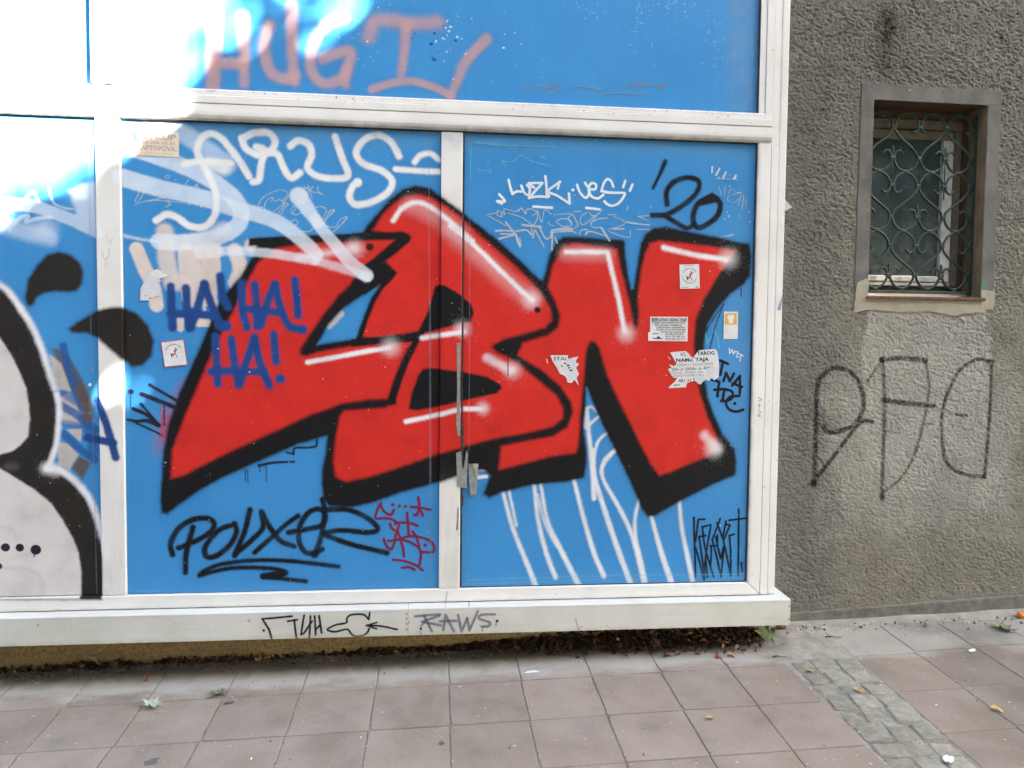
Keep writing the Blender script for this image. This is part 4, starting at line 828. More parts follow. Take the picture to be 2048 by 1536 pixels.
# ------------------------------------------------------------------ structure: ground
xs = [-60, 60]; ys = [-60, -1.6, 6.0]
gv = [(x, y, gz(x, max(y,-1.6))-.0045) for y in ys for x in xs]
tag(link('ground', mesh_from('ground', gv, [(0,1,3,2),(2,3,5,4)]), MAT_JOINT), kind='structure')
rv = [(-60,-14,gz(-60,-1.6)-.003),(60,-14,gz(60,-1.6)-.003),(60,-4.4,gz(60,-1.6)-.003),(-60,-4.4,gz(-60,-1.6)-.003)]
tag(link('road', mesh_from('road', rv, [(0,1,2,3)]), MAT_ROAD), kind='structure')
pave = empty('pavement', (0,0,0), kind='structure')
SLOPE = GN.to_track_quat('Z','Y')
def slope_mat(x, y, dz=0, yaw=0.0, tilt=(0,0)):
    ex = Vector((1,0,GX)).normalized(); ey = GN.cross(ex)
    R = Matrix((ex, ey, GN)).transposed().to_4x4()
    return Matrix.Translation((x,y,gz(x,y)+dz)) @ R @ Matrix.Rotation(yaw,4,'Z') @ Matrix.Rotation(tilt[0],4,'X') @ Matrix.Rotation(tilt[1],4,'Y')
def slab_mesh(w, d, seed):
    g = random.Random(seed); bm = bmesh.new(); nx = 5; t = .04; pts = []
    def j(): return g.uniform(-.0011,.0011)
    for i in range(nx): pts.append((-w/2+w*i/nx, -d/2+j()))
    for i in range(nx): pts.append((w/2+j(), -d/2+d*i/nx))
    for i in range(nx): pts.append((w/2-w*i/nx, d/2+j()))
    for i in range(nx): pts.append((-w/2+j(), d/2-d*i/nx))
    c = g.randrange(4)
    if g.random() < .5:                                             # a chipped corner
        k = c*nx; pts[k] = (pts[k][0]*.965, pts[k][1]*.965)
    n = len(pts); rings = []
    for inset, z in ((0,-t),(0,-.0035),(.0014,-.0010),(.0045,0)):
        rings.append([bm.verts.new((x*(1-inset/(w/2)), y*(1-inset/(d/2)), z)) for x,y in pts])
    for a,bq in zip(rings, rings[1:]):
        for i in range(n): bm.faces.new((a[i],a[(i+1)%n],bq[(i+1)%n],bq[i]))
    bm.faces.new(rings[-1]); return bm_mesh('paving_slab', bm)
PX_, PY_ = .2997, .287
slab_meshes = [slab_mesh(PX_-.0028, PY_-.0028, i) for i in range(6)]
ROT = .0096
def slab_at(cx, cy, scale=(1,1), dz=0.0):
    o = link('paving_slab', random.choice(slab_meshes), MAT_SLAB, pave, loc=(0,0,0))
    o.matrix_world = slope_mat(cx, cy, dz+random.uniform(-.0012,.0012), ROT+random.uniform(-.004,.004)+random.choice((0,math.pi)), (random.uniform(-.004,.004),random.uniform(-.004,.004))) @ Matrix.Diagonal((*scale,1,1))
    return o
ROWS = [(-.155,.135),(-.445,-.155),(-.73,-.445),(-1.015,-.73),(-1.30,-1.015)]
for ri,(y0,y1) in enumerate(ROWS):
    for ci in range(-4,11):
        x0 = -1.458+PX_*ci + (0.0 if ri else .0)
        cx = x0+PX_/2; cy = (y0+y1)/2
        X = cx - ROT*0; Y = cy + ROT*cx
        right = 1.50 + (.02 if y1 < -.4 else 0)
        if x0 > right-.02: continue
        w = min(PX_, right-x0)
        if w < .05: continue
        slab_at(x0+w/2, Y, (w/PX_, (y1-y0)/PY_))
for ri,(y0,y1) in enumerate([(-.095,.20),(-.395,-.095),(-.675,-.395),(-.965,-.675),(-1.25,-.965)]):
    for ci in range(5):
        x0 = 1.832+.299*ci; cy = (y0+y1)/2 + .045*(ci*.3)
        slab_at(x0+.1495, cy, (.2985/PX_, (y1-y0)/PY_), -.001)
# granite setts in the drain strip
def sett_mesh(seed):
    g = random.Random(seed); bm = bmesh.new(); pts = []
    for cx,cy,a0 in ((.40,.40,0),(-.40,.40,90),(-.40,-.40,180),(.40,-.40,270)):
        ox, oy = g.uniform(-.05,.04), g.uniform(-.05,.04)
        for k in range(3): a = math.radians(a0+45*k); pts.append((cx+ox*(1 if cx < 0 else -1)+.10*math.cos(a), cy+oy*(1 if cy < 0 else -1)+.10*math.sin(a)))
        nx_, ny_ = (0,.5) if a0 == 0 else ((-.5,0) if a0 == 90 else ((0,-.5) if a0 == 180 else (.5,0)))
        pts.append((nx_*g.uniform(.93,1.03)+g.uniform(-.08,.08)*(ny_ != 0), ny_*g.uniform(.93,1.03)+g.uniform(-.08,.08)*(nx_ != 0)))
    n = len(pts); rings = []
    for s_, z in ((1,-.5),(1,-.16),(.955,-.05),(.87,0.0)): rings.append([bm.verts.new((x*s_,y*s_,z+(g.uniform(-.03,.03) if z > -.2 else 0))) for x,y in pts])
    for a,bq in zip(rings, rings[1:]):
        for i in range(n): bm.faces.new((a[i],a[(i+1)%n],bq[(i+1)%n],bq[i]))
    c = bm.verts.new((g.uniform(-.1,.1),g.uniform(-.1,.1),.03))
    for i in range(n): bm.faces.new((rings[-1][i],rings[-1][(i+1)%n],c))
    return bm_mesh('granite_sett', bm, False)
sett_meshes = [sett_mesh(40+i) for i in range(7)]
yy = -1.28
while yy < .16:
    d = random.uniform(.082,.108); xl = 1.522+.002; xr = 1.822; cuts = [random.uniform(.8,1.25) for _ in range(3)]; tot = sum(cuts); x = xl
    for c in cuts:
        w = (xr-xl)*c/tot; o = link('granite_sett', random.choice(sett_meshes), MAT_COBBLE, pave, loc=(0,0,0))
        cy = yy+d/2+random.uniform(-.012,.012); dz = .0005+random.uniform(-.003,.003) - (.004 if cy > -.1 else 0)
        o.matrix_world = slope_mat(x+w/2, cy, dz, random.uniform(-.14,.14), (random.uniform(-.05,.05),random.uniform(-.05,.05))) @ Matrix.Diagonal((w-.006,d-.006,.06,1))
        x += w
    yy += d
# cement smear over the upper setts, mortar fillet at the wall foot
def sheet(name, outline_fn, nx, ny, x0, x1, y0, y1, zfn, mat, parent, seed=0):
    vs_, fs = [], []; idx = {}
    for j in range(ny+1):
        for i in range(nx+1):
            x = x0+(x1-x0)*i/nx; y = y0+(y1-y0)*j/ny; idx[i,j] = len(vs_); vs_.append((x,y,gz(x,y)+zfn(x,y)))
    for j in range(ny):
        for i in range(nx): fs.append((idx[i,j],idx[i+1,j],idx[i+1,j+1],idx[i,j+1]))
    return link(name, mesh_from(name, vs_, fs, True), mat, parent)
pn = smooth_noise(64,64,6,rng); pn2 = smooth_noise(64,64,2,rng)
def cem(x,y):
    i = int((x-1.40)/.55*60) % 63; j = int((y+.30)/.60*60) % 63
    e = min((x-1.42)/.10, (1.93-x)/.12, (y+.20)/.16, 1); return -.014+.017*max(0,min(1,e))**.6+.004*pn[j,i]+.0022*pn2[j,i]
sheet('cement_patch', None, 44, 40, 1.42, 1.93, -.20, .262, cem, MAT_MORTAR, pave)
def strip_dirt(x,y):
    i = int((x-1.50)*170) % 63; j = int((y+1.3)*44) % 63; return -.0052+.0042*pn[j,i]+.0028*pn2[j,i]
sheet('sett_bedding', None, 40, 150, 1.505, 1.835, -1.29, -.12, strip_dirt, MAT_MORTAR, pave)
def fil(x,y):
    i = int((x-1.5)*38) % 63; t = (y-.165)/.09; return -.004+.020*max(0,t)**1.3*(1+.6*max(0,x-1.8))+.004*pn[7,i]*t
sheet('mortar_fillet', None, 70, 8, 1.50, 3.4, .165, .255, fil, MAT_MORTAR, pave)
def dst(x,y):
    i = int((x+2.7)*22) % 63; t = max(0,min(1,(y-.02)/.13)); return -.008+.012*t+.006*pn[9,i]*t
sheet('dirt_edge', None, 110, 8, -2.7, 1.50, .02, .16, dst, MAT_JOINT, pave)

# ------------------------------------------------------------------ structure: shopfront box
shop = empty('shopfront', (0,0,0), 'white framed blue panel shopfront covered in red black and white graffiti', 'shopfront')
def part(name, bm, mat, parent=shop, smooth=False, uv=True, label=None):
    me = bm_mesh(name, bm, smooth)
    if uv: uv_plane(me, FX0,FX1,FZ0,FZ1)
    o = link(name, me, mat, parent)
    if label: o['label'] = label
    return o
PY = .012
XL = -2.75
part('panel', box(-1.2905,-.0065,PY,.03,.3435,2.287,.0012), MAT_BLUE, label='blue door panel with white loops and the first red letter')
part('panel', box(.0935,1.3715,PY,.03,.3435,2.287,.0012), MAT_BLUE, label='blue door panel with the last red letter and paper notices')
part('panel', box(XL,-1.3905,PY,.03,.3435,2.287,.0012), MAT_BLUE, label='blue panel with the pale black edged throw-up at the far left')
part('panel', box(-1.2905,1.3705,PY,.03,2.4185,3.6,.0012), MAT_BLUE, label='upper blue panel with blurry salmon pink capitals')
part('panel', box(XL,-1.3945,PY,.03,2.4185,3.6,.0012), MAT_BLUE, label='sunlit upper blue panel at the far left')
part('mullion', box(-1.389,-1.292,0,.05,.3415,2.286,.004), MAT_WHITE, label='left white post with a black sprayed drop')
part('mullion', box(-.005,.0855,0,.05,.3415,2.286,.004), MAT_WHITE, label='middle white post crossed by the red letter')
part('mullion', box(-1.393,-1.292,-.018,.05,2.4185,3.6,.003), MAT_WHITE, label='upper white post in full sun')
part('door_gasket', box(.0862,.0930,.0045,.03,.3435,2.287,0), MAT_GASKET)
part('door_gasket', box(1.3717,1.3742,.004,.03,.345,2.287,0), MAT_GASKET)
part('door_gasket', box(XL,1.3717,.0015,.03,2.2875,2.2925,0), MAT_GASKET)
part('door_gasket', box(.0935,1.3715,.009,.03,.3405,.3445,0), MAT_GASKET)
part('door_gasket', box(1.3707,1.3725,-.002,.03,2.42,3.6,0), MAT_GASKET)
# transom: two stacked profiles
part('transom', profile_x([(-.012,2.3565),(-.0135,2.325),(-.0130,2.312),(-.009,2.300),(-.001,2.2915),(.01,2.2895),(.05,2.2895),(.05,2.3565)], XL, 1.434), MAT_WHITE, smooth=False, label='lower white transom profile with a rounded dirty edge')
part('transom', profile_x([(-.0135,2.3585),(-.0145,2.361),(-.0145,2.3885),(-.0125,2.3905),(.05,2.3905),(.05,2.3585)], XL, 1.433), MAT_WHITE)
part('transom', profile_x([(-.0085,2.3920),(-.0095,2.394),(-.0085,2.412),(-.003,2.4175),(.05,2.4180),(.05,2.3920)], XL, 1.4005), MAT_WHITE)
part('bottom_rail', prism([(XL,.2845),(1.4335,.2845),(1.3748,.3405),(XL,.3405)], -.004, .05, .003), MAT_WHITE)
part('jamb', prism([(1.3762,.3415),(1.4340,.2862),(1.4340,2.3565),(1.3762,2.2895)], -.004,.05,.003), MAT_WHITE)
part('jamb', box(1.4362,1.4700,-.002,.05,.2855,3.6,.002), MAT_WHITE)
part('jamb', box(1.4724,1.5070,.001,.25,.2855,3.6,.003), MAT_WHITE)
part('jamb', prism([(1.3735,2.4190),(1.4008,2.3915),(1.4008,3.6),(1.3735,3.6)], -.003,.05,.0015), MAT_WHITE)
part('jamb', prism([(1.4025,2.3900),(1.4345,2.3585),(1.4345,3.6),(1.4025,3.6)], -.006,.05,.0015), MAT_WHITE)
part('jamb', box(XL-.06,XL-.001,-.004,.25,.2855,3.6,.003), MAT_WHITE)
part('backing', box(XL,1.435,.052,.07,.28,3.6,0), MAT_GASKET)
def sill_prof(): return [(-.060,.164),(-.0605,.2755),(-.0585,.2785),(.06,.2835),(.2495,.2840),(.2495,.2780),(-.052,.2725),(-.0535,.164)]
part('sill_segment', profile_x(sill_prof(), XL-.08, -.1335), MAT_SILL, label='long folded white sill with marker drawings')
part('sill_segment', profile_x(sill_prof(), -.1315, 1.5535), MAT_SILL, label='white sill piece from the seam to the corner')
part('sill_end', prism([(1.5345,.1655)]+[(1.5535,.1655),(1.5535,.2760),(1.5345,.2760)], -.0535,.249,.001), MAT_SILL)
def disc(r, depth, seg=12, dome=0.0):
    bm = bmesh.new(); a = [bm.verts.new((r*math.cos(2*math.pi*i/seg),0,r*math.sin(2*math.pi*i/seg))) for i in range(seg)]; f = [bm.verts.new((.85*v.co.x,-depth,.85*v.co.z)) for v in a]
    for i in range(seg): bm.faces.new((a[i],a[(i+1)%seg],f[(i+1)%seg],f[i]))
    bm.faces.new(f); return bm_mesh('screw', bm)
screw = disc(.0035,.002)
for x,z in ((1.547,.249),(1.547,.191),(-.139,.258),(-.139,.236),(-.139,.214),(-.139,.190)): link('screw', screw, MAT_SCREW, shop, loc=(x,-.0606,z))
bolt = disc(.007,.004); link('screw', bolt, MAT_ALU, shop, loc=(-1.427,PY,1.213))
part('roof_slab', box(XL-.1,1.53,-.06,.25,3.601,3.72,.004), MAT_WHITE, uv=False)
# ochre base wall below the sill
def rough_sheet_xz(name, x0,x1,z0fn,z1,y,res,amp,cell,mat,parent,seed):
    g = np.random.default_rng(seed); nx = int((x1-x0)/res); nz = max(2,int(.34/res)); h = smooth_noise(nz+1,nx+1,cell,g)+.5*smooth_noise(nz+1,nx+1,cell/2,g)
    vs_ = []; 
    for j in range(nz+1):
        for i in range(nx+1):
            x = x0+(x1-x0)*i/nx; zz = z0fn(x); z = zz+(z1-zz)*j/nz; vs_.append((x,y-amp*h[j,i],z))
    fs = [(j*(nx+1)+i,j*(nx+1)+i+1,(j+1)*(nx+1)+i+1,(j+1)*(nx+1)+i) for j in range(nz) for i in range(nx)]
    return link(name, mesh_from(name, vs_, fs, True), mat, parent)
rough_sheet_xz('base_wall', XL, 1.50, lambda x: gz(x,.15)-.02, .277, .150, .0075, .004, 2.0, MAT_OCHRE, shop, 5)
part('base_end', box(1.4905,1.4995,.152,.249,-.02,.277,0), MAT_OCHRE, uv=False)

# graffiti parts: thin skins of paint exactly over their print, split where the frame steps
RECTS = [(-2.0,-1.392,.345,2.285,PY),(-1.385,-1.296,.346,2.282,0.0),(-1.289,-.008,.345,2.285,PY),(-.001,.0815,.346,2.282,0.0),(.095,1.370,.346,2.285,PY),(-1.289,1.369,2.420,3.10,PY),(-2.0,1.553,.168,.273,-.0605),(1.4395,1.4670,.29,3.1,-.002)]
def decal(k, name, label, cv, thr=.45, rects=RECTS, parent=shop, step=2, mat_of=None):
    T = cv.tags.get(k)
    if T is None: return
    verts = []; faces = []; fm = []
    mask = T[:T.shape[0]//step*step,:T.shape[1]//step*step].reshape(T.shape[0]//step,step,T.shape[1]//step,step).max((1,3)) > thr
    rows = np.nonzero(mask.any(1))[0]
    for x0,x1,z0,z1,y in rects:
        c0 = max(0,int(math.ceil((x0-cv.x0)*cv.k/step))); c1 = min(mask.shape[1],int((x1-cv.x0)*cv.k/step)); r0 = max(0,int(math.ceil((z0-cv.z0)*cv.k/step))); r1 = min(mask.shape[0],int((z1-cv.z0)*cv.k/step))
        for r in rows:
            if r < r0 or r >= r1: continue
            line = np.concatenate([[0],mask[r,c0:c1].astype(np.int8),[0]]); d = np.diff(line); a = np.nonzero(d==1)[0]; e = np.nonzero(d==-1)[0]
            za = cv.z0+r*step/cv.k; zb = za+step/cv.k
            for p,q in zip(a,e):
                xa = cv.x0+(c0+p)*step/cv.k; xb = cv.x0+(c0+q)*step/cv.k; yy_ = y-.0003-.00005*k; n = len(verts)
                verts += [(xa,yy_,za),(xb,yy_,za),(xb,yy_,zb),(xa,yy_,zb)]; faces.append((n,n+1,n+2,n+3)); fm.append(0 if y == PY else (2 if y < -.05 else 1))
    if not faces: return
    me = mesh_from(name, verts, faces); uv_plane(me, FX0,FX1,FZ0,FZ1)
    for m_ in (MAT_BLUE, MAT_WHITE, MAT_SILL): me.materials.append(m_)
    me.polygons.foreach_set('material_index', fm)
    o = link(name, me, None, parent); o['label'] = label
for k,(nm,lb) in enumerate(GRAFFITI_TAGS[:FACADE_TAG_COUNT]): decal(k, nm, lb, facade)

# ------------------------------------------------------------------ structure: roughcast building with the small barred window
WY = .25
house = empty('grey_building', (0,0,0), 'grey roughcast building with a small barred window right of the shopfront', 'building')
OX0, OX1, OZ0, OZ1 = 2.058, 2.641, 1.654, 2.590
def stucco_wall():
    res = .0042; x0,x1,z0,z1 = 1.50,3.12,-.06,3.16; nx = int((x1-x0)/res); nz = int((z1-z0)/res)
    g = np.random.default_rng(11)
    def fld(cx, cz, g):                                             # slanting lumps of thrown plaster
        a = smooth_noise(int(nz*1.0)+1, nx+1, cx, g); return a
    n1 = smooth_noise(nz+1, nx+1, 1.5, g, 3.0); n4 = smooth_noise(nz+1, nx+1, 2.0, g, 2.3); n2 = fld(1.2,0,g); n3 = fld(6.0,0,g); n5 = fld(26.0,0,g)
    sh = np.empty_like(n1); sh4 = np.empty_like(n4)                 # dragged by the trowel: slants down to the right
    for j in range(nz+1): sh[j] = np.roll(n1[j], -int(j*.55)); sh4[j] = np.roll(n4[j], -int(j*1.1))
    q = np.clip((sh*.75+sh4*.60+.25*n5-.10)/.50,0,1); pit = q*q*(3-2*q)
    h = .45-1.25*pit+.62*n2+.30*n3
    X = np.linspace(x0,x1,nx+1)[None,:].repeat(nz+1,0); Zz = np.linspace(z0,z1,nz+1)[:,None].repeat(nx+1,1)
    flat = np.zeros_like(X)
    def sst(a,b,v): t = np.clip((v-a)/(b-a),0,1); return t*t*(3-2*t)
    band = np.minimum(sst(1.965,2.0,X)*(1-sst(2.69,2.725,X)), sst(1.56,1.63,Zz)*(1-sst(2.655,2.68,Zz))); flat = np.maximum(flat, band)
    calm = 1-.35*sst(1.75,2.05,X)*(1-sst(1.5,1.8,Zz)); n6 = g.normal(0,1,X.shape).astype(np.float32); lumps = (.0033*h+.0010*n6)*(1-flat)*calm+.0005*n2
    Y = WY - lumps
    # opening
    vs_ = np.stack([X,Y,Zz],2).reshape(-1,3)
    I,J = np.meshgrid(np.arange(nx),np.arange(nz)); cx = X[:-1,:-1]+res/2; cz = Zz[:-1,:-1]+res/2
    keep = ~((cx > OX0-.004)&(cx < OX1+.004)&(cz > OZ0-.004)&(cz < OZ1+.004))
    I = I[keep]; J = J[keep]; F = np.stack([J*(nx+1)+I,J*(nx+1)+I+1,(J+1)*(nx+1)+I+1,(J+1)*(nx+1)+I],1).astype(np.int32)
    fx = vs_[F[:,0],0]+res/2; fz = vs_[F[:,0],2]+res/2; mi = np.clip(((fz-WZ0)*wallc.k).astype(int),0,wallc.h-1); mj = np.clip(((fx-WX0)*wallc.k).astype(int),0,wallc.w-1); on = wall_mask[mi,mj] > .30
    build_wall('wall', vs_, F[~on]); o = build_wall('graffiti_lettering', vs_, F[on]); o['label'] = GRAFFITI_TAGS[FACADE_TAG_COUNT][1]
def build_wall(name, vs_, F):
    used, inv = np.unique(F, return_inverse=True); F = inv.reshape(-1,4).astype(np.int32); vs_ = vs_[used]
    me = bpy.data.meshes.new(name); me.vertices.add(len(vs_)); me.vertices.foreach_set('co', vs_.astype(np.float32).ravel())
    me.loops.add(F.size); me.loops.foreach_set('vertex_index', F.ravel()); me.polygons.add(len(F)); me.polygons.foreach_set('loop_start', np.arange(0,F.size,4,dtype=np.int32)); me.polygons.foreach_set('use_smooth', np.ones(len(F),bool)); me.update(calc_edges=True); me.validate()
    uv_plane(me, WX0,WX1,WZ0,WZ1); return link(name, me, MAT_STUCCO, house)
stucco_wall()
def hpart(name, bm, mat, parent=house, label=None, smooth=False):
    o = link(name, bm_mesh(name, bm, smooth), mat, parent)
    if label: o['label'] = label
    return o
hpart('outer_wall', box(3.1,9,WY+.002,.6,-.3,7.5), MAT_COAT); hpart('outer_wall', box(1.35,3.1,WY+.002,.6,3.15,7.5), MAT_COAT); hpart('outer_wall', box(-9,1.5,WY+.003,.6,-.5,7.5), MAT_COAT); hpart('outer_wall', box(-9,9,2.6,2.8,-.5,7.5), MAT_COAT)
# smooth cement surround (thin coats of different shape), repaired corners, flat strip under the sill
def ragged(pts, amp, seed, n=14):
    g = random.Random(seed); out = []
    for i in range(len(pts)):
        a = Vector(pts[i]).to_2d(); bq = Vector(pts[(i+1)%len(pts)]).to_2d(); m = max(1,int((bq-a).length/.02))
        for k in range(m): t = k/m; out.append((a.x+(bq.x-a.x)*t+g.uniform(-amp,amp), a.y+(bq.y-a.y)*t+g.uniform(-amp,amp)))
    return out
def coat(name, pts, y, mat, amp, seed, label=None, thick=.004):
    bm = bmesh.new(); P = ragged(pts, amp, seed); f = [bm.verts.new((x,y,z)) for x,z in P]; bk_ = [bm.verts.new((x,y+thick,z)) for x,z in P]; n = len(P)
    bm.faces.new(f)
    for i in range(n): bm.faces.new((f[i],bk_[i],bk_[(i+1)%n],f[(i+1)%n]))
    bm.normal_update(); bmesh.ops.triangulate(bm, faces=[q for q in bm.faces if len(q.verts) > 4]); return hpart(name, bm, mat, label=label)
coat('window_surround', [(1.992,2.662),(1.992,2.592),(2.706,2.588),(2.706,2.660)], WY-.0052, MAT_CEMENT, .0016, 1)
coat('window_surround', [(1.988,1.69),(2.056,1.69),(2.056,2.5915),(1.992,2.5915)], WY-.0050, MAT_CEMENT, .0016, 2)
coat('window_surround', [(2.643,1.69),(2.708,1.69),(2.706,2.5875),(2.643,2.5875)], WY-.0050, MAT_CEMENT, .0016, 3)
coat('plaster_repair', [(1.984,1.575),(2.05,1.585),(2.0565,1.652),(2.0565,1.740),(2.00,1.72)], WY-.0062, MAT_PATCH, .003, 4, 'pale repaired plaster at the lower left window corner')
coat('plaster_repair', [(2.643,1.60),(2.712,1.595),(2.716,1.69),(2.643,1.695)], WY-.0062, MAT_PATCH, .003, 5, 'pale repaired plaster at the lower right window corner')
coat('plaster_repair', [(2.03,1.590),(2.20,1.578),(2.36,1.586),(2.5,1.566),(2.60,1.582),(2.668,1.588),(2.655,1.640),(2.045,1.645)], WY-.0058, MAT_PATCH, .004, 6, 'uneven strip of pale plaster under the window sill')
MAT_GREENDAB, _, _, _ = M('green_paint_dab', (.02,.22,.11), .6)
coat('paint_dab', [(2.640,1.698),(2.662,1.700),(2.660,1.728),(2.646,1.735)], WY-.0072, MAT_GREENDAB, .0015, 7, thick=.001)
# reveal of the opening
RD = .43
hpart('window_reveal', box(OX0-.03,OX0,WY-.001,RD,OZ0-.02,OZ1+.03), MAT_REVEAL_SHADED); MAT_REVEAL2 = noisy('brown_reveal_side', (.12,.078,.045), (.25,.17,.105), 22, .85, .25, 140, .4, .002, (1,1,.4))  # right side gets a lighter copy without the painted shade
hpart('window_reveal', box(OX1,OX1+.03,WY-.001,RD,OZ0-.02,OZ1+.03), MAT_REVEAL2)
hpart('window_reveal', box(OX0,OX1,WY-.001,RD,OZ1,OZ1+.03), MAT_REVEAL_SHADED); hpart('window_sill', box(OX0-.01,OX1+.02,WY-.018,.335,1.640,1.6545,.003), MAT_RUSTSILL)
hpart('window_sill', box(OX0,OX1,.338,RD,1.640,1.690,.002), MAT_ALU, label='pale metal sill behind the grille')
win = hpart('window', box(OX0,OX1,.418,.425,1.66,2.585), MAT_GASKET)
MAT_TAN = noisy('tan_frame', (.17,.135,.09), (.30,.25,.175), 30, .6, .3)  # tan tone for the top and outer frame members
def wp(name, *a, mat=MAT_ALU, bev=.004): return hpart(name, box(*a,bev), mat, win)
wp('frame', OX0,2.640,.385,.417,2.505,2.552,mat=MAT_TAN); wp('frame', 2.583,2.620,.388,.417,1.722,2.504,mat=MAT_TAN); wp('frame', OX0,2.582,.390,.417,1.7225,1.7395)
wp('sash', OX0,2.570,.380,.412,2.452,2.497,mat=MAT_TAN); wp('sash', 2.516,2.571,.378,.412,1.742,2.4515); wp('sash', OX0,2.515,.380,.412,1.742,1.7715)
wp('sash', 2.5735,2.5805,.392,.414,1.742,2.4515); wp('roller_box', OX0,2.64,.372,.417,2.5535,2.589,mat=MAT_REVEAL_SHADED,bev=.003)
wp('jamb_board', 2.6215,2.640,.372,.417,1.70,2.552,mat=MAT_REVEAL_SHADED,bev=.002)
wp('glass', OX0,2.5158,.400,.404,1.7718,2.4518,mat=MAT_GLASS,bev=0)
coat('hole_plug', [(2.228,2.637),(2.240,2.637),(2.240,2.646),(2.228,2.646)], WY-.0065, MAT_PATCH, .001, 8, thick=.002)
MAT_RUSTDOT, _, _, _ = M('rust_plug', (.18,.05,.03), .8); coat('hole_plug', [(2.400,2.635),(2.411,2.635),(2.411,2.646),(2.400,2.646)], WY-.0065, MAT_RUSTDOT, .001, 9, thick=.002)
# base band
def band_z(x): return .100+.0525*(x-1.705)
bm = bmesh.new(); A = []
for i in range(60):
    x = 1.50+i*.032; zt = band_z(x)+random.uniform(-.002,.002); A.append([bm.verts.new((x,WY-.012,gz(x,WY)-.03)),bm.verts.new((x,WY-.012,zt-.004)),bm.verts.new((x,WY-.008,zt)),bm.verts.new((x,WY+.002,zt+.003))])
for a,c in zip(A,A[1:]):
    for k in range(3): bm.faces.new((a[k],c[k],c[k+1],a[k+1]))
hpart('base_band', bm, MAT_PLINTHBAND)
# the spray letters as a thin skin on the roughcast, cut only from the print so that it shows in no other way
# wrought iron grille
grille = hpart('window_grille', box(2.629,2.6395,.3055,.3165,1.676,2.56,.001), MAT_IRON)
grille['label'] = 'green wrought iron grille of scrolls in front of the small window'
GYY = .311
def tube(path, r, seg=6):
    bm = bmesh.new(); rings = []; P = [Vector(p) for p in path]
    for i,p in enumerate(P):
        t = (P[min(i+1,len(P)-1)]-P[max(i-1,0)]).normalized(); n1_ = Vector((0,1,0)); n2_ = t.cross(n1_).normalized()
        rings.append([bm.verts.new(p+r*(math.cos(2*math.pi*k/seg)*n1_+math.sin(2*math.pi*k/seg)*n2_)) for k in range(seg)])
    for a,c in zip(rings,rings[1:]):
        for k in range(seg): bm.faces.new((a[k],a[(k+1)%seg],c[(k+1)%seg],c[k]))
    bm.faces.new(rings[0]); bm.faces.new(rings[-1][::-1]); return bm
def cr(pts, n=6): q = catmull(np.array(pts,float), n=n); return [(x,GYY,z) for x,z in q]
def xs_(x): return x
R_ = .0058
def iron(name, path, r=R_): hpart(name, tube(path, r), MAT_IRON, grille, smooth=True)
def clip(pts): return [p for p in pts if OX0+.012 < p[0] < 2.632]
COLS = [2.063+.1378*i for i in range(-1,6)]
rows_ = [(2.338,2.271,2.204),(2.052,1.982,1.912),(1.766,1.697,None)]
collar_me = bm_mesh('collar', box(-.0105,.0105,-.0075,.0075,-.0065,.0065,.002))
def collar(x,z,w=1.0):
    if OX0+.01 < x < 2.632: o = link('collar', collar_me, MAT_IRON, grille, loc=(0,0,0)); o.matrix_parent_inverse = Matrix(); o.matrix_world = Matrix.Translation((x,GYY,z)) @ Matrix.Diagonal((w,1,1,1))
def stroke_iron(name, pts):
    q = [p for p in cr(pts) if OX0+.006 < p[0] < 2.633]
    if len(q) > 3: iron(name, q)
g_ = .0055
for ri,(zm,zb,zi) in enumerate(rows_):
    for ci,x in enumerate(COLS):
        fleur = (ci+ri) % 2 == 0
        xn = x+.1378; xm = x+.0689
        stroke_iron('scroll', [(x+g_,zm+.004),(x+.010,zm-.018),(x+.028,zm-.048),(xm-.012,zb+.004),(xm,zb+.0055),(xm+.012,zb+.004),(xn-.028,zm-.048),(xn-.010,zm-.018),(xn-g_,zm+.004)])
        collar(xm, zb); collar(x, zm, 1.35 if fleur else 1.0)
        if zi:
            stroke_iron('scroll', [(x+g_,zi-.004),(x+.010,zi+.018),(x+.028,zi+.046),(xm-.012,zb-.004),(xm,zb-.0055),(xm+.012,zb-.004),(xn-.028,zi+.046),(xn-.010,zi+.018),(xn-g_,zi-.004)])
            collar(x, zi, 1.35 if fleur else 1.0)
        if fleur:
            for s_ in (-1,1): stroke_iron('curl', [(x+s_*.006,zm-.006),(x+s_*.010,zm+.016),(x+s_*.022,zm+.032),(x+s_*.038,zm+.034),(x+s_*.052,zm+.020)])
            stroke_iron('spike', [(x,zm-.02),(x,zm+.02),(x,zm+.055)])
            if zi:
                for s_ in (-1,1): stroke_iron('curl', [(x+s_*.006,zi+.006),(x+s_*.010,zi-.016),(x+s_*.022,zi-.032),(x+s_*.038,zi-.034),(x+s_*.052,zi-.020)])
                if ri == 0:
                    iron('spike', [(x,GYY,zm+.06),(x,GYY,zi-.065)], .0028) if OX0+.012 < x < 2.63 else None
        else:
            if zi:
                z2 = rows_[ri+1][0]
                for s_ in (-1,1): stroke_iron('scroll', [(x+s_*.0055,zi+.004),(x+s_*.009,zi-.022),(x+s_*.040,zi-.060),(x+s_*.090,zi-.098),(x+s_*.122,zi-.124),(x+s_*.1320,z2+.004)])
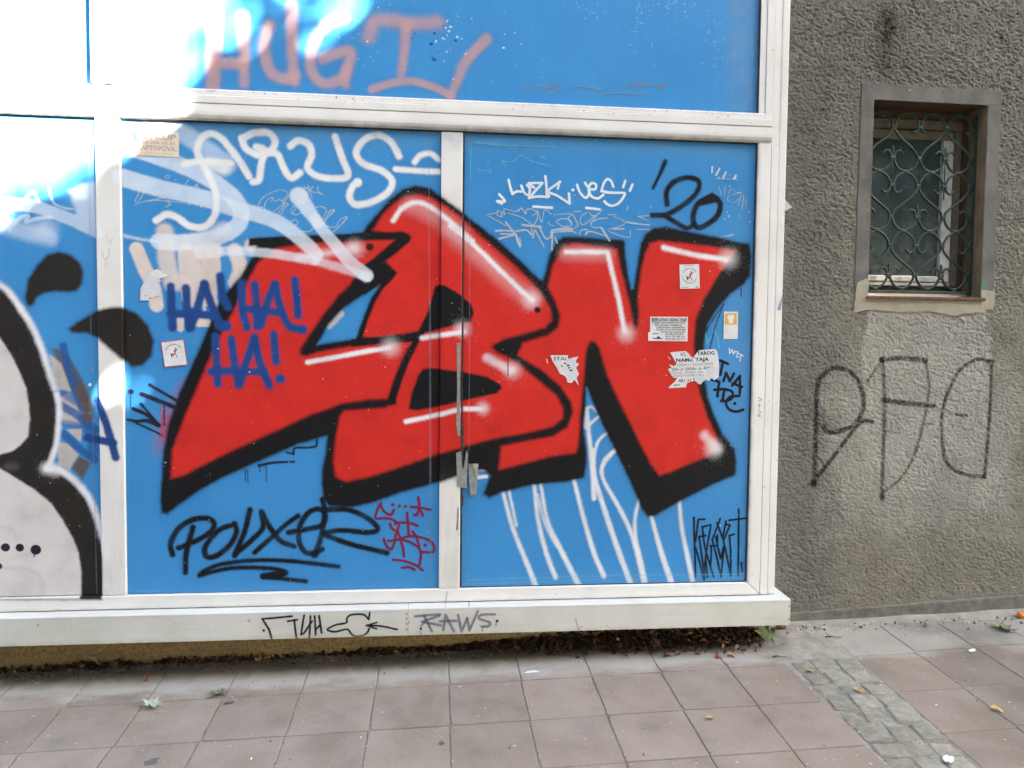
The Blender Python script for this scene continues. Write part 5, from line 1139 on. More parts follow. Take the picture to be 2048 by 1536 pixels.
# top row
for ci,x in enumerate(COLS):
    top = 2.493
    if (ci % 2) == 0:
        for s_ in (-1,1): stroke_iron('scroll', [(x+s_*.0055,top+.004),(x+s_*.009,top-.022),(x+s_*.040,top-.060),(x+s_*.090,top-.098),(x+s_*.122,top-.132),(x+s_*.1320,2.342)])
        collar(x, top, 1.2)
    else:
        collar(x, top-.004, 1.2)
        for s_ in (-1,1): stroke_iron('curl', [(x+s_*.006,top+.004),(x+s_*.008,top-.014),(x+s_*.022,top-.027),(x+s_*.040,top-.022)])
    stroke_iron('scroll', [(x+g_,top-.004),(x+.012,top+.022),(x+.034,top+.052),(x+.0689,top+.063),(x+.104,top+.052),(x+.126,top+.022),(x+.1323,top-.004)])
hpart('grille_bar', box(OX0+.004,2.6285,.3055,.3165,1.676,1.690,.001), MAT_IRON, grille); hpart('grille_bar', box(OX0+.004,OX0+.014,.3055,.3165,1.691,2.56,.001), MAT_IRON, grille)

# ------------------------------------------------------------------ paper stuck on the panels
def paper_mat(name, col, scale=25):
    m, N, L, b = M(name, col, .75, .3)
    c1 = tuple(v*.86 for v in col); L.new(ramp(N, L, tex_noise(N, L, scale, 5.0, .65), [(.3,c1),(.65,col)]), b.inputs['Base Color']); return m
MAT_PAPER = paper_mat('white_paper', (.74,.73,.71)); MAT_CREAM = paper_mat('cream_paper', (.78,.68,.52)); MAT_GREYP = paper_mat('torn_paper_pulp', (.66,.66,.67)); MAT_SILVP = paper_mat('silvery_paper', (.62,.62,.58))
def flat_mat(name, col, rough=.7): return M(name, col, rough, .3)[0]
MAT_INK = flat_mat('print_black', (.035,.035,.04)); MAT_FADED = flat_mat('print_faded_mauve', (.50,.36,.36)); MAT_ORANGE_INK = flat_mat('print_orange', (.72,.44,.28)); MAT_REDINK = flat_mat('print_red', (.45,.06,.10)); MAT_YELLOW = flat_mat('print_yellow', (.66,.41,.07)); MAT_WHITEINK = flat_mat('print_white', (.75,.75,.73)); MAT_GREYINK = flat_mat('print_grey', (.16,.16,.17)); MAT_LILAC = flat_mat('print_lilac', (.30,.29,.42))
def sheet_xz(name, pts, y, mat, thick=.0004, label=None, cat=None, parent=None, curl=None):
    cx = sum(p[0] for p in pts)/len(pts); cz = sum(p[1] for p in pts)/len(pts); org = Vector((cx,y,cz))
    bm = bmesh.new(); f = [bm.verts.new((x-cx, (curl(x,z) if curl else 0), z-cz)) for x,z in pts]; bk_ = [bm.verts.new((v.co.x, v.co.y+thick, v.co.z)) for v in f]; n = len(f)
    bm.faces.new(f); bm.faces.new(bk_[::-1])
    for i in range(n): bm.faces.new((f[i],bk_[i],bk_[(i+1)%n],f[(i+1)%n]))
    bm.normal_update(); bmesh.ops.triangulate(bm, faces=[q for q in bm.faces if len(q.verts) > 4]); me = bm_mesh(name, bm)
    o = bpy.data.objects.new(name, me); COL.objects.link(o); me.materials.append(mat); o.location = org
    if parent is not None: o.parent = parent; o.location = org-parent.location
    if label and cat: tag(o, label, cat)
    elif label: o['label'] = label
    return o
dg = None
def text(name, body, x0, z0, x1, h, y, mat, parent, ang=0.0, bold=.0, spacing=1.0):
    """flat lettering fitted from x0 to x1 on the baseline z0"""
    cu = bpy.data.curves.new(name,'FONT'); cu.body = body; cu.size = 1.0; cu.offset = bold; cu.resolution_u = 2; cu.space_character = spacing; cu.fill_mode = 'FRONT'
    tmp = bpy.data.objects.new(name, cu); COL.objects.link(tmp); bpy.context.view_layer.update()
    me = bpy.data.meshes.new_from_object(tmp.evaluated_get(bpy.context.evaluated_depsgraph_get())); me.name = name
    bpy.data.objects.remove(tmp); co = np.empty(len(me.vertices)*3, np.float32); me.vertices.foreach_get('co', co); co = co.reshape(-1,3)
    mn, mx = co.min(0), co.max(0); sx = (x1-x0)/math.cos(ang)/(mx[0]-mn[0]); sz = h/.72
    X = (co[:,0]-mn[0])*sx; Zc = co[:,1]*sz; c, s_ = math.cos(ang), math.sin(ang)
    pl = parent.location; out = np.stack([x0+X*c-Zc*s_-pl.x, np.full(len(X), y-pl.y), z0+X*s_+Zc*c-pl.z],1).astype(np.float32)
    me.vertices.foreach_set('co', out.ravel()); me.materials.clear(); me.materials.append(mat); me.update()
    o = bpy.data.objects.new(name, me); COL.objects.link(o); o.parent = parent; return o
def quad(name, pts, y, mat, parent): return sheet_xz(name, pts, y, mat, .0002, parent=parent)
Y0 = PY-.0030
s = sheet_xz('advert_sticker', [(-1.2295,2.2419),(-1.0662,2.2424),(-1.0671,2.1441),(-1.2287,2.1462)], Y0, MAT_CREAM, label='cream advert sticker, half in sun at the top of the left door panel', cat='sticker')
yt = Y0-.0004
text('lettering','OTKUP',-1.222,2.211,-1.078,.023,yt,MAT_FADED,s,0,.034); text('lettering','064 338 30 30',-1.222,2.193,-1.082,.013,yt,MAT_FADED,s,-.02,.012); text('lettering','LAPTOPOVA',-1.224,2.1685,-1.081,.019,yt,MAT_FADED,s,-.02,.034)
text('lettering','OTKUP LAPTOPOVA  TELEVIZORA',-1.224,2.1545,-1.082,.006,yt,MAT_ORANGE_INK,s,-.02,.01)
def fit(p, q, u, v):                                                 # point on a quad p0 p1 p2 p3 (top left, top right, bottom right, bottom left)
    a = Vector(p[0])*(1-u)+Vector(p[1])*u; b_ = Vector(p[3])*(1-u)+Vector(p[2])*u; w = a*(1-v)+b_*v; return (w.x,w.y)
def emblem_sticker(P, border, label):
    Q = [Vector(p) for p in P]; c = sum(Q, Vector((0,0)))/4
    if border:
        s = sheet_xz('round_emblem_sticker', P, Y0, MAT_REDINK, label=label, cat='sticker'); I = [tuple(c+(q-c)*.93) for q in Q]; quad('sticker_face', I, Y0-.0003, MAT_PAPER, s)
    else: s = sheet_xz('round_emblem_sticker', P, Y0, MAT_PAPER, label=label, cat='sticker'); I = P
    y = Y0-.0006; pt = lambda u,v: fit(I,None,u,v)
    ang = math.atan2(Q[1].y-Q[0].y, Q[1].x-Q[0].x); W_ = (Q[1]-Q[0]).length; up_ = Vector((-math.sin(ang), math.cos(ang))); cc = Vector(pt(.5,.47)); R = W_*.36
    def arc_text(txt, a0, a1, inv):
        n = len(txt)
        for i,chh in enumerate(txt):
            if chh == ' ': continue
            a = a0+(a1-a0)*(i+.5)/n; p = cc+R*Vector((math.cos(a+ang), math.sin(a+ang))); rot = a+ang-math.pi/2 if not inv else a+ang+math.pi/2
            w = W_*.055; d = Vector((math.cos(rot),math.sin(rot))); st_ = p-d*w/2
            text('lettering', chh, st_.x, st_.y, st_.x+w*max(.2,abs(math.cos(rot))) if abs(math.cos(rot)) > .3 else st_.x+w*.3*1, W_*.07, y, MAT_GREYINK, s, rot if abs(math.cos(rot)) > .3 else 0, .01)
    def band(a0,a1,rin,rout,mat,gap=.55,n=18):
        V_ = []; F_ = []; pl = s.location
        for i in range(n):
            t0 = a0+(a1-a0)*i/n; t1 = t0+(a1-a0)/n*gap; k = len(V_)
            for t,r in ((t0,rin),(t1,rin),(t1,rout),(t0,rout)): q = cc+r*Vector((math.cos(t+ang),math.sin(t+ang))); V_.append((q.x-pl.x,y-pl.y,q.y-pl.z))
            F_.append((k,k+1,k+2,k+3))
        o = bpy.data.objects.new('ring_lettering', mesh_from('ring_lettering',V_,F_)); COL.objects.link(o); o.data.materials.append(mat); o.parent = s
    band(2.75,.40,R*.93,R*1.07,MAT_GREYINK,.62,17)
    if not border: band(3.5,5.95,R*.93,R*1.07,MAT_GREYINK,.62,17)
    def shape(pts, mat, name='emblem'): quad(name, [pt(u,v) for u,v in pts], y, mat, s)
    # small running figure with a dark bundle
    shape([(.56,.28),(.62,.27),(.63,.34),(.58,.36)], MAT_REDINK); shape([(.50,.37),(.60,.35),(.61,.40),(.55,.50),(.50,.48)], MAT_REDINK); shape([(.51,.48),(.56,.50),(.64,.66),(.61,.68)], MAT_REDINK); shape([(.50,.48),(.54,.50),(.47,.60),(.42,.60)], MAT_REDINK); shape([(.58,.37),(.70,.31),(.70,.34),(.60,.41)], MAT_REDINK)
    shape([(.30,.50),(.46,.50),(.46,.54),(.41,.56),(.42,.64),(.36,.65),(.35,.55)], MAT_INK)
    for u in (.14,.87): shape([(u-.025,.47),(u+.025,.47),(u+.025,.50),(u-.025,.50)], MAT_REDINK)
    if not border: shape([(.06,.94),(.45,.94),(.45,.955),(.06,.955)], MAT_GREYINK, 'small_print'); shape([(.78,.93),(.94,.93),(.94,.965),(.78,.965)], MAT_GREYINK, 'small_print'); shape([(.25,.05),(.72,.05),(.72,.065),(.25,.065)], MAT_GREYINK, 'small_print')
emblem_sticker([(-1.1479,1.3919),(-1.0551,1.4051),(-1.0407,1.2966),(-1.1336,1.2857)], True, 'tilted white sticker with red border and running figure, left of the first red letter')
emblem_sticker([(1.0355,1.7548),(1.1244,1.7589),(1.1299,1.6536),(1.0417,1.6494)], False, 'white sticker with a running figure in a ring on the last red letter')
s = sheet_xz('advert_sticker', [(.9095,1.5257),(1.0788,1.5274),(1.0794,1.4202),(.9028,1.4202),(.9012,1.4578),(.91,1.4579)], Y0, MAT_PAPER, label='white sticker with printed small ad lines on the last red letter', cat='sticker')
text('lettering','BESPLATNO ODNOŠENJE',.9157,1.5056,1.0740,.014,yt,MAT_INK,s,.01,.034)
for i,(t,x0,z,x1) in enumerate((('STARIH I NEPOTREBNIH STVARI',.919,1.4965,1.063),('BELE TEHNIKE, NAMEŠTAJ,',.930,1.4862,1.053),('STARE KNJIGE, GARDEROBA,',.937,1.4762,1.068),('ČISTIMO STANOVE PODRUME,',.937,1.4665,1.070),('POTKROVLJA, RADIONICE',.957,1.4565,1.070),('GARAŽE, DVORIŠTA',.977,1.4470,1.062))): text('lettering',t,x0,z,x1,.0062,yt,MAT_INK,s,.005,.03)
text('lettering','061/ 55 44 051',.9785,1.4370,1.070,.0075,yt,MAT_INK,s,.0,.012); text('lettering','061/ 66 40 916',.9787,1.4262,1.070,.0075,yt,MAT_INK,s,.0,.012)
quad('emblem',[(.920,1.4290),(.967,1.4290),(.967,1.4325),(.957,1.4325),(.952,1.4400),(.943,1.4400),(.940,1.4330),(.920,1.4325)],yt,MAT_INK,s); quad('emblem',[(.922,1.4490),(.948,1.4500),(.948,1.4540),(.922,1.4540)],yt,MAT_GREYINK,s)
torn = [(1.0028,1.37),(1.0181,1.3723),(1.0358,1.3746),(1.0733,1.3771),(1.0868,1.3665),(1.096,1.3537),(1.1072,1.3495),(1.118,1.3625),(1.1244,1.3734),(1.1353,1.3821),(1.2065,1.3872),(1.2157,1.3765),(1.223,1.3506),(1.2252,1.316),(1.2255,1.2641),(1.2119,1.2553),(1.2053,1.2488),(1.1939,1.2595),(1.1786,1.2464),(1.1695,1.2529),(1.1563,1.2441),(1.1433,1.2298),(1.1298,1.2353),(1.1229,1.2439),(1.1029,1.2438),(1.0809,1.235),(1.0768,1.2177),(.9972,1.2129),(1.0058,1.2238),(1.0232,1.239),(1.0383,1.2585),(1.0206,1.2583),(1.0093,1.2712),(.9955,1.2947),(.9998,1.3012),(1.0131,1.2992),(.9972,1.3184),(1.0217,1.31),(1.0325,1.3208),(1.021,1.3401),(1.0119,1.355)]
s = sheet_xz('torn_notice', torn, Y0, MAT_PAPER, label='ragged torn white notice about old furniture at the edge of the last red letter', cat='notice')
text('lettering','VOZ',1.048,1.3545,1.078,.0155,yt,MAT_INK,s,.02,.02); text('lettering','TAROG',1.1240,1.3600,1.2040,.0155,yt,MAT_INK,s,.045,.034); text('lettering','NAMEŠTAJA',1.0300,1.3285,1.1790,.0155,yt,MAT_INK,s,.045,.034)
text('lettering','OSIMO I ODVOZIMO',1.0372,1.3085,1.1970,.0125,yt,MAT_GREYINK,s,.05,.0); text('lettering','ZIJA od 1000din. do 4000din.',1.0100,1.2895,1.2120,.0125,yt,MAT_INK,s,.05,.01); text('lettering','UGAONE - TROSEDE - DVO',1.0090,1.2740,1.1560,.0105,yt,MAT_GREYINK,s,.05,.0); text('lettering','RMANE PLAKARE I SVE L',1.0180,1.2615,1.1600,.0105,yt,MAT_GREYINK,s,.045,.0); text('lettering','481 31 5',1.0430,1.2385,1.1180,.0150,yt,MAT_INK,s,.06,.012); text('lettering','MAPA',1.0220,1.2215,1.0510,.0095,yt,MAT_INK,s,.08,.01)
quad('torn_face',[(1.175,1.305),(1.222,1.312),(1.222,1.268),(1.205,1.257),(1.186,1.262),(1.166,1.258),(1.158,1.285)],yt-.0002,MAT_GREYP,s); quad('torn_face',[(1.072,1.377),(1.088,1.362),(1.098,1.352),(1.098,1.338),(1.081,1.347),(1.068,1.362)],yt-.0002,MAT_GREYP,s); quad('torn_face',[(1.125,1.262),(1.16,1.262),(1.170,1.253),(1.156,1.245),(1.143,1.231),(1.130,1.236),(1.120,1.250)],yt-.0002,MAT_GREYP,s)
for x,z in ((.992,1.352),(.997,1.345),(.984,1.272),(1.001,1.292),(1.010,1.36)): quad('paper_shred',[(x,z),(x+.006,z-.003),(x+.008,z-.007),(x+.002,z-.004)],Y0,MAT_PAPER,s)
s = sheet_xz('torn_notice', [(.4703,1.3529),(.5474,1.3536),(.5477,1.3366),(.5716,1.3442),(.5926,1.3482),(.5809,1.3258),(.5961,1.3148),(.5835,1.2998),(.5967,1.2739),(.5865,1.2552),(.5975,1.2218),(.5768,1.2477),(.5657,1.2328),(.5468,1.2364),(.5428,1.2549),(.5314,1.266),(.5125,1.2733),(.4972,1.3028),(.4819,1.3249)], Y0, MAT_PAPER, label='small ragged paper scrap left on the red between the second and third letters', cat='notice')
text('lettering','STAI',.4830,1.3310,.5400,.015,yt,MAT_INK,s,0,.015)
quad('torn_face',[(.545,1.335),(.572,1.342),(.590,1.346),(.579,1.325),(.594,1.314),(.582,1.300),(.594,1.273),(.584,1.255),(.590,1.235),(.576,1.250),(.560,1.240),(.545,1.262),(.525,1.290)],yt,MAT_GREYP,s)
for x,z,w in ((.528,1.315,.012),(.541,1.306,.014),(.548,1.296,.010),(.552,1.285,.016),(.517,1.303,.008)): quad('print_remnant',[(x,z),(x+w,z),(x+w,z+.006),(x+.3*w,z+.007)],yt-.0003,MAT_INK,s)
for x,z in ((.452,1.338),(.455,1.328)): quad('paper_shred',[(x,z),(x+.005,z-.003),(x+.006,z-.011),(x+.001,z-.008)],Y0,MAT_PAPER,s)
s = sheet_xz('yellow_sticker', [(1.2426,1.5535),(1.3074,1.5537),(1.3083,1.4328),(1.2433,1.432)], Y0, MAT_PAPER, label='upright yellow and white sticker on the blue at the right edge', cat='sticker')
quad('print_block',[(1.2472,1.5458),(1.3018,1.5467),(1.3022,1.495),(1.2476,1.4942)],yt,MAT_YELLOW,s)
quad('emblem',[(1.2588,1.5330),(1.2640,1.5392),(1.2720,1.5365),(1.2790,1.5405),(1.2890,1.5385),(1.2900,1.5270),(1.2870,1.5200),(1.2850,1.5040),(1.2750,1.5015),(1.2660,1.5040),(1.2640,1.5190),(1.2590,1.5240)],yt-.0003,MAT_WHITEINK,s)
quad('print_line',[(1.254,1.5470),(1.294,1.5475),(1.294,1.5488),(1.254,1.5483)],yt-.0003,MAT_WHITEINK,s); quad('print_line',[(1.252,1.4965),(1.297,1.4970),(1.297,1.4985),(1.252,1.498)],yt-.0003,MAT_WHITEINK,s)
s = sheet_xz('sticker_remnant', [(-1.2235,1.6081),(-1.2071,1.6381),(-1.1935,1.6622),(-1.1722,1.6845),(-1.1549,1.6888),(-1.1416,1.6812),(-1.1321,1.6694),(-1.1092,1.6632),(-1.1342,1.6535),(-1.1496,1.6492),(-1.1421,1.6394),(-1.1536,1.6352),(-1.1440,1.6077),(-1.1542,1.5795),(-1.1773,1.5751),(-1.1832,1.5603),(-1.2253,1.5596)], Y0, MAT_GREYP, label='torn off whitish sticker remains below the cream finger strokes', cat='sticker')
quad('torn_face',[(-1.172,1.684),(-1.155,1.688),(-1.134,1.672),(-1.112,1.6632),(-1.15,1.652),(-1.19,1.664)],yt,MAT_PAPER,s); quad('print_remnant',[(-1.205,1.579),(-1.200,1.577),(-1.201,1.581),(-1.206,1.582)],yt,MAT_INK,s); quad('print_remnant',[(-1.192,1.5665),(-1.181,1.569),(-1.182,1.573),(-1.190,1.571)],yt,MAT_GREYINK,s)
s = sheet_xz('sticker_remnant', [(1.1970,1.1337+1),(1.2088,2.1331),(1.2963,2.1324),(1.2963,2.1312),(1.1970,2.1312)][1:]+[(1.1970,2.1325)], Y0, MAT_SILVP, label='silvery slanted sticker shreds right of the black year number', cat='sticker')
for q in ([(1.1699,2.1836),(1.1793,2.1853),(1.1753,2.1568),(1.1707,2.1521)],[(1.2053,2.1803),(1.2124,2.1783),(1.1944,2.1439),(1.1873,2.1459)],[(1.2339,2.1655),(1.2411,2.1635),(1.2277,2.1315),(1.2159,2.1311)],[(1.2791,2.1536),(1.2863,2.1515),(1.282,2.1333),(1.2678,2.1329)],[(1.197,2.134),(1.2088,2.134),(1.206,2.141)],[(1.2508,2.1526),(1.2557,2.150),(1.2540,2.146)]): quad('paper_shred', q, Y0, MAT_SILVP, s)
# loose paper on the jamb edge, tape on the door seam
sheet_xz('paper_scrap', [(1.5060,2.0502),(1.5363,2.0155),(1.5080,2.0010)], .004, MAT_PAPER, .0006, 'white paper corner sticking out from the right jamb', 'paper', curl=lambda x,z: -.35*(x-1.506))
sheet_xz('paper_scrap', [(1.5042,1.6293),(1.5065,1.6179),(1.4989,1.5624),(1.4834,1.5645)], -.0012, MAT_LILAC, .0006, 'pale lilac torn sticker scrap on the right jamb', 'paper')
sheet_xz('tape_strip', [(.0655,1.4015),(.0805,1.4017),(.0815,1.30),(.0825,1.15),(.0841,1.0027),(.0720,1.0065),(.0660,1.05),(.0690,1.20)], -.0022, MAT_TAPE, .0004, 'long narrow grey tape strip on the middle post', 'tape')
sheet_xz('tape_piece', [(.0666,.9307),(.0876,.9383),(.0910,.8900),(.0940,.8585),(.1000,.8700),(.1102,.9420),(.1164,.9268),(.1130,.7783),(.0900,.7810),(.0721,.7863),(.069,.86)], -.0030, MAT_TAPE, .0005, 'wide grey tape piece bridging the door seam, cut into a notch', 'tape')
sheet_xz('tape_piece', [(.1187,.8831),(.1400,.8850),(.1627,.8829),(.1590,.81),(.1540,.7412),(.1420,.7500),(.1288,.7453),(.1240,.80)], .004, MAT_TAPE, .0005, 'crumpled grey tape end hanging on the right panel below the foot of the second letter', 'tape', curl=lambda x,z: -.006*math.sin((x-.118)*70)*((z-.74)/.14)-.003)
sheet_xz('tape_piece', [(.0728,.6947),(.0788,.6970),(.0795,.65),(.0780,.5952),(.0674,.5954),(.0705,.64)], -.0012, MAT_TAPE, .0003, 'faint worn tape rest low on the middle post', 'tape')
part('door_gasket', prism([(.0866,1.0544),(.0985,1.0469),(.0970,.90),(.0961,.7500),(.1000,.74),(.0985,.70),(.0866,.70)], .0005, .010, 0), MAT_GASKET, label='dark broken edge of the door seam at the tape')

# ------------------------------------------------------------------ leaves and litter on the ground
def leaf_mat(name, c0, c1, rough=.7):
    m = noisy(name, c0, c1, 40, rough, .3, 120, .4, .002); return m
MAT_LEAFGREEN = leaf_mat('green_leaf', (.07,.10,.035), (.16,.20,.08)); MAT_LEAFPALE = leaf_mat('pale_leaf', (.24,.29,.21), (.42,.46,.35)); MAT_LEAFYEL = leaf_mat('yellow_leaf', (.42,.24,.06), (.60,.42,.16)); MAT_LEAFBROWN = noisy('brown_leaf', (.040,.022,.014), (.13,.065,.035), 30, .85, .2); MAT_LEAFRUST = noisy('rust_leaf', (.10,.04,.018), (.23,.095,.04), 30, .8, .2); MAT_TWIG = noisy('twig', (.05,.035,.025), (.12,.09,.065), 80, .9, .2)
MAT_OLIVE = leaf_mat('olive_leaf', (.10,.11,.05), (.20,.20,.11))
def leaf_outline(kind):
    if kind == 'lobed':
        return [(0,-.55),(.05,-.18),(.30,-.34),(.26,-.10),(.50,-.05),(.30,.10),(.42,.34),(.16,.26),(.0,.55),(-.14,.27),(-.40,.36),(-.28,.10),(-.50,-.02),(-.26,-.10),(-.32,-.32),(-.05,-.18)]
    n = 12; return [(.26*math.sin(2*math.pi*i/n)*(1-.25*math.cos(2*math.pi*i/n)), .5*-math.cos(2*math.pi*i/n)) for i in range(n)]
def leaf_mesh(name, kind, curlx, curly, seed=0):
    g = random.Random(seed); bm = bmesh.new(); P = leaf_outline(kind); c = bm.verts.new((0,0,0.03))
    def zf(x,y): return curlx*x*x*2+curly*y*y*1.5+.06*math.sin(9*x+seed)+.05*math.sin(7*y+2*seed)
    inner = [bm.verts.new((x*.5,y*.5,zf(x*.5,y*.5)+.01)) for x,y in P]; outer = [bm.verts.new((x+g.uniform(-.02,.02),y+g.uniform(-.02,.02),zf(x,y))) for x,y in P]; n = len(P)
    for i in range(n): k = (i+1)%n; bm.faces.new((c,inner[i],inner[k])); bm.faces.new((inner[i],outer[i],outer[k],inner[k]))
    return bm_mesh(name, bm)
def place(name, me, mat, x, y, size, yaw, label, cat, tilt=(0,0), dz=.004, group=None):
    o = bpy.data.objects.new(name, me); COL.objects.link(o)
    if not me.materials: me.materials.append(mat)
    o.matrix_world = slope_mat(x,y,dz,yaw,tilt) @ Matrix.Diagonal((size,size,size,1)); return tag(o, label, cat, group)
place('fallen_leaf', leaf_mesh('leaf','lobed',.5,.35,1), MAT_LEAFPALE, -1.115,-.205,.080, 1.45,'pale greyish green curled leaf lying alone on the pink slabs at the left','leaf',(.25,.1),.010)
place('fallen_leaf', leaf_mesh('leaf','lobed',.7,-.4,2), MAT_LEAFGREEN, 1.515,.085,.125, .5,'big crumpled green leaf poking out under the right end of the sill','leaf',(.5,-.2),.030)
place('fallen_leaf', leaf_mesh('leaf','oval',1.0,.3,3), MAT_LEAFYEL, -1.468,.120,.085, 1.9,'largest yellow brown leaf in the pile under the sill at the left','leaf',(.7,.1),.028)
place('fallen_leaf', leaf_mesh('leaf','oval',1.4,.2,4), MAT_LEAFYEL, 1.29,-.050,.040, 1.1,'small curled yellow leaf on the slabs below the right end of the sill','leaf',(.3,0),.006)
place('fallen_leaf', leaf_mesh('leaf','oval',.6,.2,5), MAT_LEAFYEL, 1.683,-.387,.042, .5,'small ochre leaf on the granite setts','leaf',(.1,0),.012)
place('fallen_leaf', leaf_mesh('leaf','lobed',.3,.2,6), MAT_OLIVE, 2.700,.075,.115, 1.2,'flat olive leaf lying on the slabs near the wall at the far right','leaf',(.15,0),.006)
place('fallen_leaf', leaf_mesh('leaf','oval',1.2,.1,7), MAT_LEAFYEL, 2.138,-.563,.045, .95,'thin orange leaf caught in the slab joint at the right','leaf',(.2,0),.006)
place('fallen_leaf', leaf_mesh('leaf','oval',1.2,.1,8), MAT_LEAFYEL, 1.020,-.507,.036, 2.0,'small bent yellowish leaf alone on the middle slabs','leaf',(.3,0),.006)
place('fallen_leaf', leaf_mesh('leaf','oval',.8,.4,9), MAT_LEAFYEL, 1.572,-.215,.040, 1.4,'tiny cream leaf on the edge of the cement patch','leaf',(.1,0),.006)
place('fallen_leaf', leaf_mesh('leaf','oval',1.0,.4,10), MAT_LEAFRUST, -1.222,.006,.035, .4,'small rust coloured leaf near the left foot of the base wall','leaf',(.3,0),.008)
place('fallen_leaf', leaf_mesh('leaf','oval',1.0,.4,12), MAT_LEAFRUST, 1.62,.180,.075, 1.5,'brown curled leaf by the wall just right of the sill corner','leaf',(.3,.2),.014)
MAT_REDSCRAP = flat_mat('red_scrap_plastic', (.42,.05,.035)); MAT_ORANGE = flat_mat('orange_plastic', (.72,.17,.02), .45); MAT_WHITESCRAP = flat_mat('white_scrap_paper', (.72,.72,.69)); MAT_CHEW = flat_mat('old_gum', (.11,.095,.085))
def crumple(name, seed, w=1, d=1, h=.4):
    g = random.Random(seed); bm = bmesh.new(); bmesh.ops.create_icosphere(bm, subdivisions=2, radius=.5)
    for v in bm.verts: v.co = Vector((v.co.x*w, v.co.y*d, max(0,v.co.z+.1)*h))*g.uniform(.75,1.2)
    return bm_mesh(name, bm)
place('plastic_scrap', crumple('scrap',1,.5,1,.7), MAT_REDSCRAP, 1.225,-.053,.030,.3,'tiny red scrap on the slabs under the right half of the sill','litter')
def cap_mesh():
    bm = bmesh.new(); n = 20; R = [(.5,0),(.5,.32),(.46,.40),(.38,.42),(.34,.34),(0,.34)]; rings = []
    for r,z in R[:-1]: rings.append([bm.verts.new((r*(1+(.03 if i%2 and r > .4 else 0))*math.cos(2*math.pi*i/n), r*(1+(.03 if i%2 and r > .4 else 0))*math.sin(2*math.pi*i/n), z)) for i in range(n)])
    for a,c in zip(rings,rings[1:]):
        for i in range(n): bm.faces.new((a[i],a[(i+1)%n],c[(i+1)%n],c[i]))
    bm.faces.new(rings[-1]); return bm_mesh('bottle_cap', bm)
place('bottle_cap', cap_mesh(), MAT_ORANGE, 2.875,.185,.036,.2,'small orange bottle cap at the foot of the grey wall, far right','cap',(.5,.2),.012)
place('paper_scrap', crumple('scrap',3,1.5,.5,.25), MAT_WHITESCRAP, 2.87,.222,.055,.1,'white scrap behind the orange cap at the wall foot','litter',(0,0),.004)
place('paper_scrap', crumple('scrap',4,1.3,.6,.2), MAT_WHITESCRAP, 2.389,-.108,.035,.4,'small white scrap on the right slabs','litter',(0,0),.002)
place('paper_scrap', crumple('scrap',5,1.2,.8,.15), MAT_PAPER, 1.741,-.832,.040,.5,'square white wrapper piece at the bottom of the sett strip','litter',(0,0),.008)
place('paper_scrap', crumple('scrap',6,2.2,.6,.18), MAT_WHITESCRAP, .392,-.092,.030,.1,'flattened whitish scrap on the dusty slabs below the middle of the sill','litter',(0,0),.002)
place('pebble', crumple('pebble',7,1,1,.8), MAT_CHEW, .009,-.554,.022,.1,'dark pebble sitting in a slab joint near the bottom centre','pebble',(0,0),-.001)
place('chewing_gum', crumple('gum',8,1.6,1.2,.06), MAT_CHEW, -.988,-.557,.042,.3,'flat dark gum spot on the left slabs','gum',(0,0),-.0005)
place('dark_scrap', crumple('scrap',9,1.5,.6,.4), MAT_CHEW, -.826,-.208,.030,.2,'small dark scrap beside the green weed','litter',(0,0),.001)
def twig_obj(x,y,L_,yaw,label,r=.0028,mat=None):
    pts = [(0,0,0),(L_*.3,L_*.05,.004),(L_*.6,-L_*.02,.003),(L_,L_*.06,.001)]; bm = bmesh.new(); rings = []
    for i,p in enumerate(pts): rr = r*(1-.6*i/3); rings.append([bm.verts.new((p[0],p[1]+rr*math.cos(2*math.pi*k/6),p[2]+rr*math.sin(2*math.pi*k/6))) for k in range(6)])
    for a,c in zip(rings,rings[1:]):
        for k in range(6): bm.faces.new((a[k],a[(k+1)%6],c[(k+1)%6],c[k]))
    bm.faces.new(rings[0]); bm.faces.new(rings[-1]); o = bpy.data.objects.new('twig', bm_mesh('twig',bm)); COL.objects.link(o); o.data.materials.append(mat or MAT_TWIG); o.matrix_world = slope_mat(x,y,.004,yaw); tag(o,label,'twig')
twig_obj(1.80,.082,.075,-.25,'dark twig on the cement right of the sill corner'); twig_obj(1.47,-.075,.06,-.2,'short twig on the slabs left of the setts'); twig_obj(-1.09,-.25,.055,-.05,'thin straw beside the pale leaf',.0015,MAT_LEAFYEL)
# weed in the joint
def weed_mesh():
    g = random.Random(5); V_, F_ = [], []
    for i in range(120):
        a = g.uniform(0,2*math.pi); r0 = g.uniform(0,.014); L_ = g.uniform(.014,.040); el = g.uniform(.15,1.2); w = g.uniform(.0010,.0024); bx, by = r0*math.cos(a), r0*math.sin(a); dx, dy = math.cos(a+g.uniform(-.5,.5)), math.sin(a+g.uniform(-.5,.5)); px, py = -dy, dx; k = len(V_)
        for t,ww in ((0,.5),(.45,1.2),(.8,1.0),(1,.1)):
            h = L_*t*math.sin(el)*(1-.45*t); q = L_*t*math.cos(el*.8); V_ += [(bx+dx*q-px*w*ww,by+dy*q-py*w*ww,h),(bx+dx*q+px*w*ww,by+dy*q+py*w*ww,h)]
        for j in range(3): F_.append((k+2*j,k+2*j+1,k+2*j+3,k+2*j+2))
    return mesh_from('weed', V_, F_)
MAT_WEED = leaf_mat('weed_green', (.13,.17,.08), (.25,.29,.15))
o = bpy.data.objects.new('weed_tuft', weed_mesh()); COL.objects.link(o); o.data.materials.append(MAT_WEED); o.matrix_world = slope_mat(-.888,-.135,.0,0) @ Matrix.Diagonal((.95,.95,.9,1)); tag(o,'small green weed tuft growing in a slab joint at the left','weed')
